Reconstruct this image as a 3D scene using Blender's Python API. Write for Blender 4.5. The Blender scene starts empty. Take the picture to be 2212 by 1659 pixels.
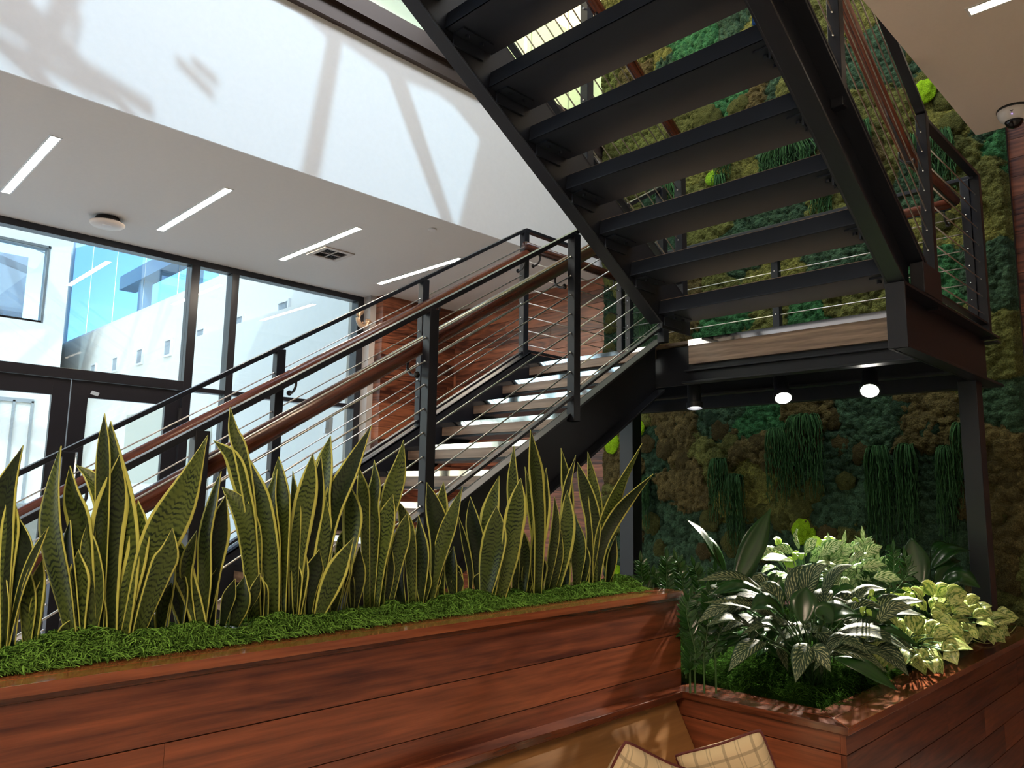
import bpy, math, random
import numpy as np
from mathutils import Vector, Matrix
random.seed(7); rng = np.random.RandomState(11)
SC = bpy.context.scene
COL = SC.collection

# ------------------------------------------------------------------ camera
FPX = 1649.23; W, H = 2212.0, 1659.0
yaw, pitch, roll = math.radians(45.1552), math.radians(8.1470), math.radians(0.89365)
cF = Vector((math.cos(yaw)*math.cos(pitch), math.sin(yaw)*math.cos(pitch), math.sin(pitch)))
r0 = Vector((math.sin(yaw), -math.cos(yaw), 0)); u0 = r0.cross(cF)
cR = r0*math.cos(roll)+u0*math.sin(roll); cU = -r0*math.sin(roll)+u0*math.cos(roll)
cam = bpy.data.cameras.new('camera'); camo = bpy.data.objects.new('camera', cam); COL.objects.link(camo)
cam.sensor_width = 36; cam.lens = FPX/W*36; cam.clip_start = .02; cam.clip_end = 400
camo.matrix_world = Matrix(((cR.x, cU.x, -cF.x, 0), (cR.y, cU.y, -cF.y, 0), (cR.z, cU.z, -cF.z, 0), (0, 0, 0, 1)))
SC.camera = camo
def ray(px, py): return cF + cR*((px-W/2)/FPX) + cU*((H/2-py)/FPX)
def at(px, py, ax, v):
    d = ray(px, py); return d*(v/d[ax])

# ------------------------------------------------------------------ world, sun, exposure
SUN = Vector((-.36, -.66, .70)).normalized()
w = bpy.data.worlds.new('world'); SC.world = w; w.use_nodes = True
nt = w.node_tree; bg = nt.nodes['Background']
sky = nt.nodes.new('ShaderNodeTexSky'); sky.sky_type = 'NISHITA'; sky.sun_disc = False
sky.sun_elevation = math.asin(SUN.z); sky.sun_rotation = math.atan2(SUN.x, SUN.y); sky.air_density = 1.2; sky.dust_density = .6
nt.links.new(sky.outputs[0], bg.inputs[0]); bg.inputs[1].default_value = .42
sl = bpy.data.lights.new('sun', 'SUN'); sl.energy = 1.4; sl.angle = math.radians(.6); sl.color = (.52, .80, 1)
so = bpy.data.objects.new('sun', sl); COL.objects.link(so); so.rotation_euler = SUN.to_track_quat('Z', 'Y').to_euler(); so.location = (0, 0, 12)
def area(name, loc, sx, sy, power, color, rot=(0, 0, 0)):
    l = bpy.data.lights.new(name, 'AREA'); l.shape = 'RECTANGLE'; l.size = sx; l.size_y = sy; l.energy = power; l.color = color
    o = bpy.data.objects.new(name, l); COL.objects.link(o); o.location = loc; o.rotation_euler = rot; return o
# area fill lamp added under the roof to brighten the stair hall
area('hall_fill_light', (3.6, 1.3, 6.55), 5.6, 3.0, 150, (.86, .94, 1))
SC.view_settings.view_transform = 'Standard'; SC.view_settings.look = 'None'
SC.view_settings.gamma = 1; SC.view_settings.use_curve_mapping = False
SC.view_settings.exposure = .74
SC.cycles.max_bounces = 6; SC.cycles.diffuse_bounces = 4; SC.cycles.glossy_bounces = 3
SC.cycles.transparent_max_bounces = 12; SC.cycles.use_adaptive_sampling = True; SC.cycles.adaptive_threshold = .07; SC.cycles.sample_clamp_indirect = 6; SC.cycles.use_denoising = True

# ------------------------------------------------------------------ materials
def srgb(r, g, b):
    f = lambda c: (c/255/12.92 if c/255 <= .04045 else ((c/255+.055)/1.055)**2.4)
    return (f(r), f(g), f(b), 1)
def newmat(name):
    m = bpy.data.materials.new(name); m.use_nodes = True
    n = m.node_tree; b = n.nodes['Principled BSDF']; return m, n, b
def plain(name, c, rough=.5, metal=0, noise=0, bump=0, scale=8, spec=.5, alpha=1):
    m, n, b = newmat(name); b.inputs['Roughness'].default_value = rough; b.inputs['Metallic'].default_value = metal
    b.inputs['Base Color'].default_value = (*c[:3], 1); b.inputs['Specular IOR Level'].default_value = spec
    if noise or bump:
        tc = n.nodes.new('ShaderNodeTexCoord'); nz = n.nodes.new('ShaderNodeTexNoise'); nz.inputs['Scale'].default_value = scale
        nz.inputs['Detail'].default_value = 5
        n.links.new(tc.outputs['Object'], nz.inputs['Vector'])
        if noise:
            mx = n.nodes.new('ShaderNodeMix'); mx.data_type = 'RGBA'
            mx.inputs[6].default_value = (*[v*(1-noise) for v in c[:3]], 1); mx.inputs[7].default_value = (*[min(1, v*(1+noise)) for v in c[:3]], 1)
            n.links.new(nz.outputs['Fac'], mx.inputs[0]); n.links.new(mx.outputs[2], b.inputs['Base Color'])
        if bump:
            bp = n.nodes.new('ShaderNodeBump'); bp.inputs['Strength'].default_value = bump; bp.inputs['Distance'].default_value = .01
            n.links.new(nz.outputs['Fac'], bp.inputs['Height']); n.links.new(bp.outputs[0], b.inputs['Normal'])
    return m
def emis(name, c, s):
    m, n, b = newmat(name); b.inputs['Base Color'].default_value = (.8, .8, .8, 1)
    b.inputs['Emission Color'].default_value = (*c, 1); b.inputs['Emission Strength'].default_value = s; return m
def glassmat(name, tint=(.95, .98, .97), refl=1.0, tr=1.0):
    m, n, b = newmat(name); n.nodes.remove(b)
    out = n.nodes['Material Output']; t = n.nodes.new('ShaderNodeBsdfTransparent'); t.inputs[0].default_value = (*tint, 1)
    g = n.nodes.new('ShaderNodeBsdfGlossy'); g.inputs['Roughness'].default_value = .01
    fr = n.nodes.new('ShaderNodeFresnel'); ge = n.nodes.new('ShaderNodeNewGeometry'); mr = n.nodes.new('ShaderNodeMapRange')
    mr.inputs[3].default_value = 1.45; mr.inputs[4].default_value = 1/1.45; n.links.new(ge.outputs['Backfacing'], mr.inputs[0]); n.links.new(mr.outputs[0], fr.inputs[0])
    mu = n.nodes.new('ShaderNodeMath'); mu.operation = 'MULTIPLY'; mu.inputs[1].default_value = refl
    mx = n.nodes.new('ShaderNodeMixShader'); n.links.new(fr.outputs[0], mu.inputs[0]); n.links.new(mu.outputs[0], mx.inputs[0])
    n.links.new(t.outputs[0], mx.inputs[1]); n.links.new(g.outputs[0], mx.inputs[2]); n.links.new(mx.outputs[0], out.inputs[0]); return m
def woodmat(name, dark, light, rough=.35, gs=1.0, var=.45, coat=0.0, cath=.5):
    # UV: x metres along the grain, y metres across, both shifted per board; attribute rnd tints each board
    m, n, b = newmat(name); L = n.links.new; N = n.nodes.new
    uv = N('ShaderNodeUVMap'); uv.uv_map = 'UVMap'
    mp = N('ShaderNodeMapping'); mp.inputs['Scale'].default_value = (1.6*gs, 34*gs, 1)
    L(uv.outputs[0], mp.inputs[0])
    nz = N('ShaderNodeTexNoise'); nz.inputs['Scale'].default_value = 1; nz.inputs['Detail'].default_value = 6; nz.inputs['Roughness'].default_value = .62
    L(mp.outputs[0], nz.inputs['Vector'])
    mp2 = N('ShaderNodeMapping'); mp2.inputs['Scale'].default_value = (1.1*gs, 7*gs, 1); L(uv.outputs[0], mp2.inputs[0])
    nb = N('ShaderNodeTexNoise'); nb.inputs['Scale'].default_value = 1.0; nb.inputs['Detail'].default_value = 1.5; L(mp2.outputs[0], nb.inputs['Vector'])
    mu = N('ShaderNodeMath'); mu.operation = 'MULTIPLY'; mu.inputs[1].default_value = 60; L(nb.outputs['Fac'], mu.inputs[0])
    si = N('ShaderNodeMath'); si.operation = 'SINE'; L(mu.outputs[0], si.inputs[0])
    ma = N('ShaderNodeMath'); ma.operation = 'MULTIPLY_ADD'; ma.inputs[1].default_value = .11*cath; L(si.outputs[0], ma.inputs[0]); L(nz.outputs['Fac'], ma.inputs[2])
    at_ = N('ShaderNodeAttribute'); at_.attribute_name = 'rnd'
    mb = N('ShaderNodeMath'); mb.operation = 'MULTIPLY_ADD'; mb.inputs[1].default_value = var; mb.inputs[2].default_value = -var*.5
    L(at_.outputs['Fac'], mb.inputs[0])
    ad = N('ShaderNodeMath'); ad.operation = 'ADD'; L(ma.outputs[0], ad.inputs[0]); L(mb.outputs[0], ad.inputs[1])
    cr = N('ShaderNodeValToRGB'); cr.color_ramp.elements[0].position = .28; cr.color_ramp.elements[0].color = dark
    cr.color_ramp.elements[1].position = .78; cr.color_ramp.elements[1].color = light
    L(ad.outputs[0], cr.inputs[0]); L(cr.outputs[0], b.inputs['Base Color'])
    b.inputs['Roughness'].default_value = rough; b.inputs['Coat Weight'].default_value = coat; b.inputs['Coat Roughness'].default_value = .12
    bp = N('ShaderNodeBump'); bp.inputs['Strength'].default_value = .12; bp.inputs['Distance'].default_value = .002
    L(nz.outputs['Fac'], bp.inputs['Height']); L(bp.outputs[0], b.inputs['Normal']); return m

steel = plain('black_painted_steel', (.011, .0125, .018), .40, 0, .15, .03, 3, .36)
steel_dark = plain('black_steel_pan', (.016, .0205, .031), .38, 0, .2, .05, 4, .35)
cablem = plain('stainless_cable', (.8, .78, .74), .33, 1)
chrome = plain('polished_nosing', (.85, .85, .85), .08, 1)
rodm = plain('dark_steel_rod', (.05, .05, .055), .3, .6)
W_rail = woodmat('handrail_wood', srgb(58, 24, 15), srgb(138, 76, 54), .27, 1.2, .3, .3, .3)
W_pl = woodmat('planter_wood', srgb(66, 27, 18), srgb(146, 80, 50), .36, 1.15, .30, .18, .3)
W_cap = woodmat('planter_cap_wood', srgb(72, 30, 16), srgb(150, 84, 52), .2, 1.0, .3, .7, .3)
W_wall = woodmat('wall_plank_wood', srgb(56, 24, 16), srgb(150, 90, 62), .4, .9, .42, 0, .9)
W_tread = woodmat('tread_oak', srgb(104, 84, 70), srgb(176, 150, 128), .4, 1.2, .2, .1, .2)
W_bench = woodmat('bench_back_veneer', srgb(98, 66, 36), srgb(156, 112, 66), .38, .45, .2, .1, .3)
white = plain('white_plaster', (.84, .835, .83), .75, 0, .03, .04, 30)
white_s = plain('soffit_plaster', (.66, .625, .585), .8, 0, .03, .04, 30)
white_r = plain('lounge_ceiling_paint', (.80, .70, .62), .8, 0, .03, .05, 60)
white_o = plain('exterior_stucco', (.74, .70, .62), .85, 0, .05, .1, 12)
bronze = plain('bronze_beam_paint', (.075, .052, .045), .3, .3, .1, .02, 3)
winframe = plain('black_window_frame', (.010, .010, .015), .3, 0, .1, 0, 4)
glass = glassmat('window_glass', (.93, .97, .96), 1.0)
glass_g = glassmat('greenish_glass', (.72, .88, .84), 1.6)
trimw = plain('white_metal', (.75, .74, .72), .35)
floorm = plain('floor_concrete', (.60, .56, .50), .45, 0, .12, .05, 2)
pave = plain('pale_paving', (.75, .75, .73), .8, 0, .1, .1, 6)
lamp_w = emis('lamp_diffuser', (1, .84, .66), 4)
lamp_f = emis('lamp_diffuser_soffit', (1, .86, .70), 62)
lamp_s = emis('lamp_diffuser_strong', (1, .78, .56), 210)
lamp_o = emis('lamp_diffuser_warm', (1, .78, .5), 60)
spot_e = emis('spot_lens', (1, .95, .85), 60)

def tilemat(name, c, gap, sx, sz):
    m, n, b = newmat(name); L = n.links.new; tc = n.nodes.new('ShaderNodeTexCoord')
    mp = n.nodes.new('ShaderNodeMapping'); mp.inputs['Rotation'].default_value = (0, 0, 0); L(tc.outputs['Object'], mp.inputs[0])
    sep = n.nodes.new('ShaderNodeSeparateXYZ'); L(mp.outputs[0], sep.inputs[0]); cb = n.nodes.new('ShaderNodeCombineXYZ')
    L(sep.outputs[1], cb.inputs[0]); L(sep.outputs[2], cb.inputs[1])
    br = n.nodes.new('ShaderNodeTexBrick'); br.offset = 0; br.inputs['Scale'].default_value = 1; br.inputs['Brick Width'].default_value = sx
    br.inputs['Row Height'].default_value = sz; br.inputs['Mortar Size'].default_value = .012
    br.inputs['Color1'].default_value = c; br.inputs['Color2'].default_value = (c[0]*.93, c[1]*.93, c[2]*.92, 1); br.inputs['Mortar'].default_value = gap
    L(cb.outputs[0], br.inputs[0]); L(br.outputs['Color'], b.inputs['Base Color']); b.inputs['Roughness'].default_value = .6; return m
cream = tilemat('cream_wall_panels', (.62, .57, .42, 1), (.3, .27, .2, 1), .6, 1.2)

def leafmat(kind):
    m, n, b = newmat('leaf_'+kind); L = n.links.new; N = n.nodes.new
    uv = N('ShaderNodeUVMap'); uv.uv_map = 'UVMap'; sep = N('ShaderNodeSeparateXYZ'); L(uv.outputs[0], sep.inputs[0])
    rn = N('ShaderNodeAttribute'); rn.attribute_name = 'rnd'
    def math_(op, a, b_=None, c=None):
        k = N('ShaderNodeMath'); k.operation = op
        for i, v in enumerate((a, b_, c)):
            if v is None: continue
            if isinstance(v, (int, float)): k.inputs[i].default_value = v
            else: L(v, k.inputs[i])
        return k.outputs[0]
    def mixc(f, a, c):
        k = N('ShaderNodeMix'); k.data_type = 'RGBA'
        if isinstance(f, float): k.inputs[0].default_value = f
        else: L(f, k.inputs[0])
        for i, v in ((6, a), (7, c)):
            if isinstance(v, tuple): k.inputs[i].default_value = v
            else: L(v, k.inputs[i])
        return k.outputs[2]
    def noise(vec, sc, det=3):
        k = N('ShaderNodeTexNoise'); k.inputs['Scale'].default_value = sc; k.inputs['Detail'].default_value = det; L(vec, k.inputs['Vector']); return k.outputs['Fac']
    def step(x, lo, hi):
        k = N('ShaderNodeMapRange'); k.inputs[1].default_value = lo; k.inputs[2].default_value = hi; k.clamp = True; L(x, k.inputs[0]); return k.outputs[0]
    au = math_('ABSOLUTE', sep.outputs[0])
    u, v = sep.outputs[0], sep.outputs[1]
    cb = N('ShaderNodeCombineXYZ'); L(u, cb.inputs[0]); L(v, cb.inputs[1]); L(math_('MULTIPLY', rn.outputs['Fac'], 30), cb.inputs[2])
    P = cb.outputs[0]
    rough = .3
    if kind == 'snake':
        mp = N('ShaderNodeMapping'); mp.inputs['Scale'].default_value = (.7, 9, 1); L(P, mp.inputs[0])
        nz = noise(mp.outputs[0], 2.2, 3)
        mp3 = N('ShaderNodeMapping'); mp3.inputs['Scale'].default_value = (1.3, 3, 1); L(P, mp3.inputs[0])
        nz2 = noise(mp3.outputs[0], 1.6, 2)
        ph = math_('ADD', math_('MULTIPLY', v, 420), math_('ADD', math_('MULTIPLY', nz2, 20), math_('MULTIPLY', nz, 11)))
        ph = math_('ADD', ph, math_('MULTIPLY', au, -2.5))
        s = step(math_('SINE', ph), -.1, .75)
        s = math_('MULTIPLY', s, step(nz, .25, .6))
        body = mixc(s, (.060, .082, .022, 1), (.004, .012, .005, 1))
        tint = mixc(step(rn.outputs['Fac'], .1, .95), (.16, .24, .26, 1), (1.6, 1.6, 1.15, 1))
        mm = N('ShaderNodeMix'); mm.data_type = 'RGBA'; mm.blend_type = 'MULTIPLY'; mm.inputs[0].default_value = 1; L(body, mm.inputs[6]); L(tint, mm.inputs[7])
        ed = math_('SUBTRACT', au, math_('MULTIPLY', math_('SUBTRACT', noise(P, 9, 2), .5), .1))
        ed = math_('SUBTRACT', ed, math_('MULTIPLY', step(v, .30, .0), .07)); e = step(math_('ADD', ed, math_('MULTIPLY', math_('FRACT', math_('MULTIPLY', rn.outputs['Fac'], 7.3)), .16)), .87, .905)
        col = mixc(e, mm.outputs[2], (.50, .50, .11, 1)); rough = .42
    elif kind == 'calathea':   # dark leaf, cream stripes running obliquely from the midrib
        ph = math_('SUBTRACT', math_('MULTIPLY', v, 330), math_('MULTIPLY', math_('POWER', au, .8), 23))
        ph = math_('ADD', ph, math_('MULTIPLY', noise(P, 3, 3), 13))
        s = step(math_('SINE', ph), .05, .8); s = math_('MULTIPLY', s, step(noise(P, 7, 2), .35, .5))
        s = math_('MULTIPLY', s, step(au, .95, .82)); s = math_('MULTIPLY', s, step(au, .04, .12))
        col = mixc(s, (.010, .040, .013, 1), (.32, .36, .19, 1)); rough = .55
    elif kind == 'pothos':
        s = step(noise(P, 2.5, 5), .34, .48)
        mp = N('ShaderNodeMapping'); mp.inputs['Scale'].default_value = (1, 14, 1); L(P, mp.inputs[0])
        s = math_('MULTIPLY', s, step(noise(mp.outputs[0], 4.5, 6), .38, .52))
        col = mixc(s, (.09, .19, .025, 1), (.56, .60, .22, 1)); rough = .33
    elif kind == 'zz':
        col = mixc(step(noise(P, 2, 2), .3, .7), (.010, .045, .012, 1), (.035, .11, .02, 1)); rough = .16
    elif kind == 'lime':
        col = mixc(step(noise(P, 3, 3), .3, .7), (.16, .32, .03, 1), (.42, .55, .10, 1)); rough = .3
    elif kind == 'silver':
        s = step(math_('SINE', math_('ADD', math_('SUBTRACT', math_('MULTIPLY', v, 260), math_('MULTIPLY', math_('POWER', au, .8), 20)), math_('MULTIPLY', noise(P, 3, 3), 14))), -.5, .4)
        s = math_('MULTIPLY', s, step(au, .97, .8))
        col = mixc(s, (.06, .17, .03, 1), (.58, .66, .42, 1)); rough = .28
    else:                      # cast iron plant
        col = mixc(step(noise(P, 2, 2), .3, .7), (.010, .040, .010, 1), (.022, .075, .014, 1)); rough = .24
    L(col, b.inputs['Base Color']); b.inputs['Roughness'].default_value = rough; b.inputs['Specular IOR Level'].default_value = .3 if kind == 'snake' else .5
    tr = N('ShaderNodeBsdfTranslucent'); L(col, tr.inputs[0]); mx = N('ShaderNodeMixShader'); mx.inputs[0].default_value = .22 if kind != 'snake' else .12
    L(b.outputs[0], mx.inputs[1]); L(tr.outputs[0], mx.inputs[2]); L(mx.outputs[0], n.nodes['Material Output'].inputs[0])
    return m
LM = {k: leafmat(k) for k in ('snake', 'calathea', 'pothos', 'zz', 'lime', 'silver', 'aspidistra')}

def vcolmat(name, rough=.9, bscale=55, bstr=.9, spec=.12, mult=1.0):
    m, n, b = newmat(name); L = n.links.new; N = n.nodes.new
    a = N('ShaderNodeAttribute'); a.attribute_name = 'Col'; tc = N('ShaderNodeTexCoord')
    vo = N('ShaderNodeTexVoronoi'); vo.inputs['Scale'].default_value = bscale; L(tc.outputs['Object'], vo.inputs['Vector'])
    nz = N('ShaderNodeTexNoise'); nz.inputs['Scale'].default_value = bscale*2.2; nz.inputs['Detail'].default_value = 4; L(tc.outputs['Object'], nz.inputs['Vector'])
    mr = N('ShaderNodeMapRange'); mr.inputs[1].default_value = .3; mr.inputs[2].default_value = .7; mr.inputs[3].default_value = .55*mult; mr.inputs[4].default_value = 1.5*mult; L(nz.outputs['Fac'], mr.inputs[0])
    mm = N('ShaderNodeMix'); mm.data_type = 'RGBA'; mm.blend_type = 'MULTIPLY'; mm.inputs[0].default_value = 1
    L(a.outputs['Color'], mm.inputs[6]); L(mr.outputs[0], mm.inputs[7]); L(mm.outputs[2], b.inputs['Base Color'])
    b.inputs['Roughness'].default_value = rough; b.inputs['Specular IOR Level'].default_value = spec
    ad = N('ShaderNodeMath'); ad.operation = 'SUBTRACT'; L(nz.outputs['Fac'], ad.inputs[0]); L(vo.outputs['Distance'], ad.inputs[1])
    bp = N('ShaderNodeBump'); bp.inputs['Strength'].default_value = bstr; bp.inputs['Distance'].default_value = .012
    L(ad.outputs[0], bp.inputs['Height']); L(bp.outputs[0], b.inputs['Normal']); return m
mossm = vcolmat('preserved_moss', mult=1.3); mossm2 = vcolmat('cushion_moss', .95, 110, 1.0)
strandm = vcolmat('hanging_strands', .8, 120, .4)

# ------------------------------------------------------------------ mesh building
class MB:
    def __init__(s): s.v = []; s.f = []; s.uv = []; s.r = []; s.c = []
    def quadface(s, pts, uvs, r, col=None):
        i = len(s.v); s.v += [tuple(p) for p in pts]; s.f.append(tuple(range(i, i+len(pts)))); s.uv += uvs; s.r += [r]*len(pts)
    def hexa(s, c, r=None):      # c: 8 corners, bottom 0-3 ccw, top 4-7; grain along the longest edge
        r = random.random() if r is None else r
        c = [Vector(p) for p in c]
        ex = (c[1]-c[0]).length; ey = (c[3]-c[0]).length; ez = (c[4]-c[0]).length
        ou, ov = r*7.3+random.random()*5, r*3.1+random.random()*3
        for q in ((0, 3, 2, 1), (4, 5, 6, 7), (0, 1, 5, 4), (1, 2, 6, 5), (2, 3, 7, 6), (3, 0, 4, 7)):
            p = [c[k] for k in q]; a = (p[1]-p[0]).length; b = (p[3]-p[0]).length
            if a >= b: uv = [(ou, ov), (ou+a, ov), (ou+a, ov+b), (ou, ov+b)]
            else: uv = [(ou, ov), (ou, ov+a), (ou+b, ov+a), (ou+b, ov)]
            s.quadface(p, uv, r)
    def box(s, x0, x1, y0, y1, z0, z1, r=None):
        s.hexa([(x0, y0, z0), (x1, y0, z0), (x1, y1, z0), (x0, y1, z0), (x0, y0, z1), (x1, y0, z1), (x1, y1, z1), (x0, y1, z1)], r); return s
    def obox(s, c, ax, ay, az, r=None):   # centre, half axis vectors
        c = Vector(c); ax, ay, az = Vector(ax), Vector(ay), Vector(az)
        s.hexa([c-ax-ay-az, c+ax-ay-az, c+ax+ay-az, c-ax+ay-az, c-ax-ay+az, c+ax-ay+az, c+ax+ay+az, c-ax+ay+az], r); return s
    def bar(s, p, q, wd, ht, up=(0, 0, 1), r=None):
        p, q = Vector(p), Vector(q); d = (q-p); n = d.normalized(); up = Vector(up)
        side = n.cross(up).normalized(); u2 = side.cross(n)
        return s.obox((p+q)/2, d/2, side*wd/2, u2*ht/2, r)
    def slope(s, x0, x1, y0, y1, zb0, zt0, zb1, zt1, r=None):   # prism running in x with sloping ends vertical
        s.hexa([(x0, y0, zb0), (x1, y0, zb1), (x1, y1, zb1), (x0, y1, zb0), (x0, y0, zt0), (x1, y0, zt1), (x1, y1, zt1), (x0, y1, zt0)], r); return s
    def tube(s, pts, rad, n=8, cap=True, sx=1.0, r=None, up=(0, 0, 1), lu=1.0):
        r = random.random() if r is None else r
        pts = [Vector(p) for p in pts]; m = len(pts); base = len(s.v); L = 0; Ls = []
        up = Vector(up)
        for i, p in enumerate(pts):
            d = (pts[min(i+1, m-1)]-pts[max(i-1, 0)]).normalized()
            a = d.cross(up)
            if a.length < 1e-3: a = d.cross(Vector((1, 0, 0)))
            a.normalize(); b = a.cross(d); rr = rad[i] if hasattr(rad, '__len__') else rad
            if i: L += (p-pts[i-1]).length
            Ls.append(L)
            for k in range(n):
                t = 2*math.pi*k/n; s.v.append(tuple(p+a*math.cos(t)*rr*sx+b*math.sin(t)*rr))
        for i in range(m-1):
            for k in range(n):
                k2 = (k+1) % n; s.f.append((base+i*n+k, base+i*n+k2, base+(i+1)*n+k2, base+(i+1)*n+k))
                s.uv += [(Ls[i]+r*9, k/n*.2), (Ls[i]+r*9, (k+1)/n*.2), (Ls[i+1]+r*9, (k+1)/n*.2), (Ls[i+1]+r*9, k/n*.2)]; s.r += [r]*4
        if cap:
            for fc in (tuple(base+k for k in range(n))[::-1], tuple(base+(m-1)*n+k for k in range(n))):
                s.f.append(fc); s.uv += [(0, 0)]*n; s.r += [r]*n
        return s
    def lathe(s, c, prof, n=28, axis=(0, 0, 1), r=0.5):
        c = Vector(c); ax = Vector(axis).normalized(); a = ax.orthogonal().normalized(); b = ax.cross(a); base = len(s.v); m = len(prof)
        for (rr, h) in prof:
            for k in range(n):
                t = 2*math.pi*k/n; s.v.append(tuple(c+ax*h+(a*math.cos(t)+b*math.sin(t))*max(rr, 1e-4)))
        for i in range(m-1):
            for k in range(n):
                k2 = (k+1) % n; s.f.append((base+i*n+k, base+i*n+k2, base+(i+1)*n+k2, base+(i+1)*n+k)); s.uv += [(0, 0)]*4; s.r += [r]*4
        return s
    def ribbon(s, pts, wid, side, nrm, fold=.25, r=None, cols=4, curl=0):
        # leaf blade: spine pts, half widths, side & normal vectors per point
        r = random.random() if r is None else r
        base = len(s.v); m = len(pts); nc = cols+1; L = [0]
        for i in range(1, m): L.append(L[-1]+(pts[i]-pts[i-1]).length)
        for i in range(m):
            for j in range(nc):
                u = -1+2*j/cols
                s.v.append(tuple(pts[i]+side[i]*(u*wid[i])+nrm[i]*(fold*wid[i]*(abs(u)**1.4)) + nrm[i]*curl*wid[i]*u*u*u))
        for i in range(m-1):
            for j in range(cols):
                a = base+i*nc+j; s.f.append((a, a+1, a+nc+1, a+nc))
                u0_, u1_ = -1+2*j/cols, -1+2*(j+1)/cols
                s.uv += [(u0_, L[i]), (u1_, L[i]), (u1_, L[i+1]), (u0_, L[i+1])]; s.r += [r]*4
        return s
    def build(s, name, mat, parent=None, smooth=False, bevel=0, solid=0):
        me = bpy.data.meshes.new(name); me.from_pydata(s.v, [], s.f)
        if s.uv:
            ul = me.uv_layers.new(name='UVMap'); ul.data.foreach_set('uv', [x for p in s.uv for x in p])
            ra = me.attributes.new('rnd', 'FLOAT', 'CORNER'); ra.data.foreach_set('value', s.r)
        me.materials.append(mat); me.update()
        if smooth: me.polygons.foreach_set('use_smooth', [True]*len(me.polygons))
        o = bpy.data.objects.new(name, me); COL.objects.link(o)
        if bevel:
            wm = o.modifiers.new('weld', 'WELD'); wm.merge_threshold = 1e-5
            bm = o.modifiers.new('bevel', 'BEVEL'); bm.width = bevel; bm.segments = 2; bm.limit_method = 'ANGLE'
        if solid:
            sm = o.modifiers.new('solid', 'SOLIDIFY'); sm.thickness = solid; sm.offset = 0
        if parent: o.parent = parent; 
        return o
def tag(o, label, cat=None, group=None, kind=None):
    if label: o['label'] = label
    if cat: o['category'] = cat
    if group: o['group'] = group
    if kind: o['kind'] = kind
    return o
def empty(name, label=None, cat=None, group=None, kind=None):
    o = bpy.data.objects.new(name, None); COL.objects.link(o); o.empty_display_size = .1; return tag(o, label, cat, group, kind)
def struct(name, mb, mat, parent=None, label=None, **k):
    o = mb.build(name, mat, parent, **k)
    if not parent: o['kind'] = 'structure'
    if label: o['label'] = label
    return o
def spline(P, n):
    P = [Vector(p) for p in P]
    if len(P) == 2: return [P[0].lerp(P[1], i/(n-1)) for i in range(n)]
    Q = [P[0]*2-P[1]]+P+[P[-1]*2-P[-2]]; out = []
    for i in range(n):
        t = i/(n-1)*(len(P)-1); k = min(int(t), len(P)-2); f = t-k; a, b, c, d = Q[k:k+4]
        out.append(.5*((2*b)+(c-a)*f+(2*a-5*b+4*c-d)*f*f+(3*b-a-3*c+d)*f**3))
    return out

# ------------------------------------------------------------------ the place: constants (eye at the origin)
ZF, ZC, ZT = -1.25, 2.297, 3.56      # floor, soffit underside, fascia top
YW, XE = 7.6, 6.22                   # window wall, end wall
SL = .613                            # stair slope
# ================================================================== ROOM
struct('floor', MB().box(-6, XE+.3, 1.17, YW+.1, ZF-.1, ZF), floorm)
struct('floor_lounge', MB().box(-6, XE+.3, -5, 1.17, -1.9, -1.8), floorm)
struct('floor_sidewalk', MB().box(-8, 6.2, YW+.1, 27, ZF-.2, ZF-.02), pave)
# soffit on the window side: slab with its plastered fascia
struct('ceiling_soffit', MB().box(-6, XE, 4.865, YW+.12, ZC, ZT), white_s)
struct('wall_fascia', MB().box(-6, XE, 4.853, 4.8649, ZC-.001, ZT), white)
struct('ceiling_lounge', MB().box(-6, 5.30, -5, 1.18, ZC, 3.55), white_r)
struct('wall_back', MB().box(-6.2, -6, -5, YW, -1.9, 6.9), white)
struct('wall_lounge', MB().box(-6, XE+.2, -5.2, -5, -1.9, 6.9), white)
struct('wall_upper', MB().box(-6, XE, YW+.02, YW+.12, 3.56, 6.6), white)

def planks(y0, y1, z0, z1, x, th, bh, face=-1, brk=1.9, alongx=False, x0=0, x1=0):
    m = MB(); z = z0; row = 0
    while z < z1-.01:
        a, b = (x0, x1) if alongx else (y0, y1); p = a; off = (row*.73) % brk
        first = True
        while p < b-.01:
            q = min(b, p+(off if first and off > .2 else brk)); first = False
            zz = min(z+bh-.003, z1)
            if alongx: m.box(p+.0015, q-.0015, y0, y1, z, zz)
            else: m.box(x, x+th, p+.0015, q-.0015, z, zz)
            p = q
        z += bh; row += 1
    return m
struct('wall_end', planks(-5, 7.32, -1.81, 3.56, XE, .02, .142), W_wall, bevel=.001)
struct('wall_end_backing', MB().box(XE+.02, XE+.15, -5, YW, ZF, 6.9), steel_dark)
struct('wall_end_upper', MB().box(XE-.01, XE+.015, 4.4, YW, 3.56, 6.6), cream)
struct('wall_return', planks(7.30, 7.46, ZF, ZC, 0, 0, .142, alongx=True, x0=5.10, x1=XE), W_wall, bevel=.001)

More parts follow.
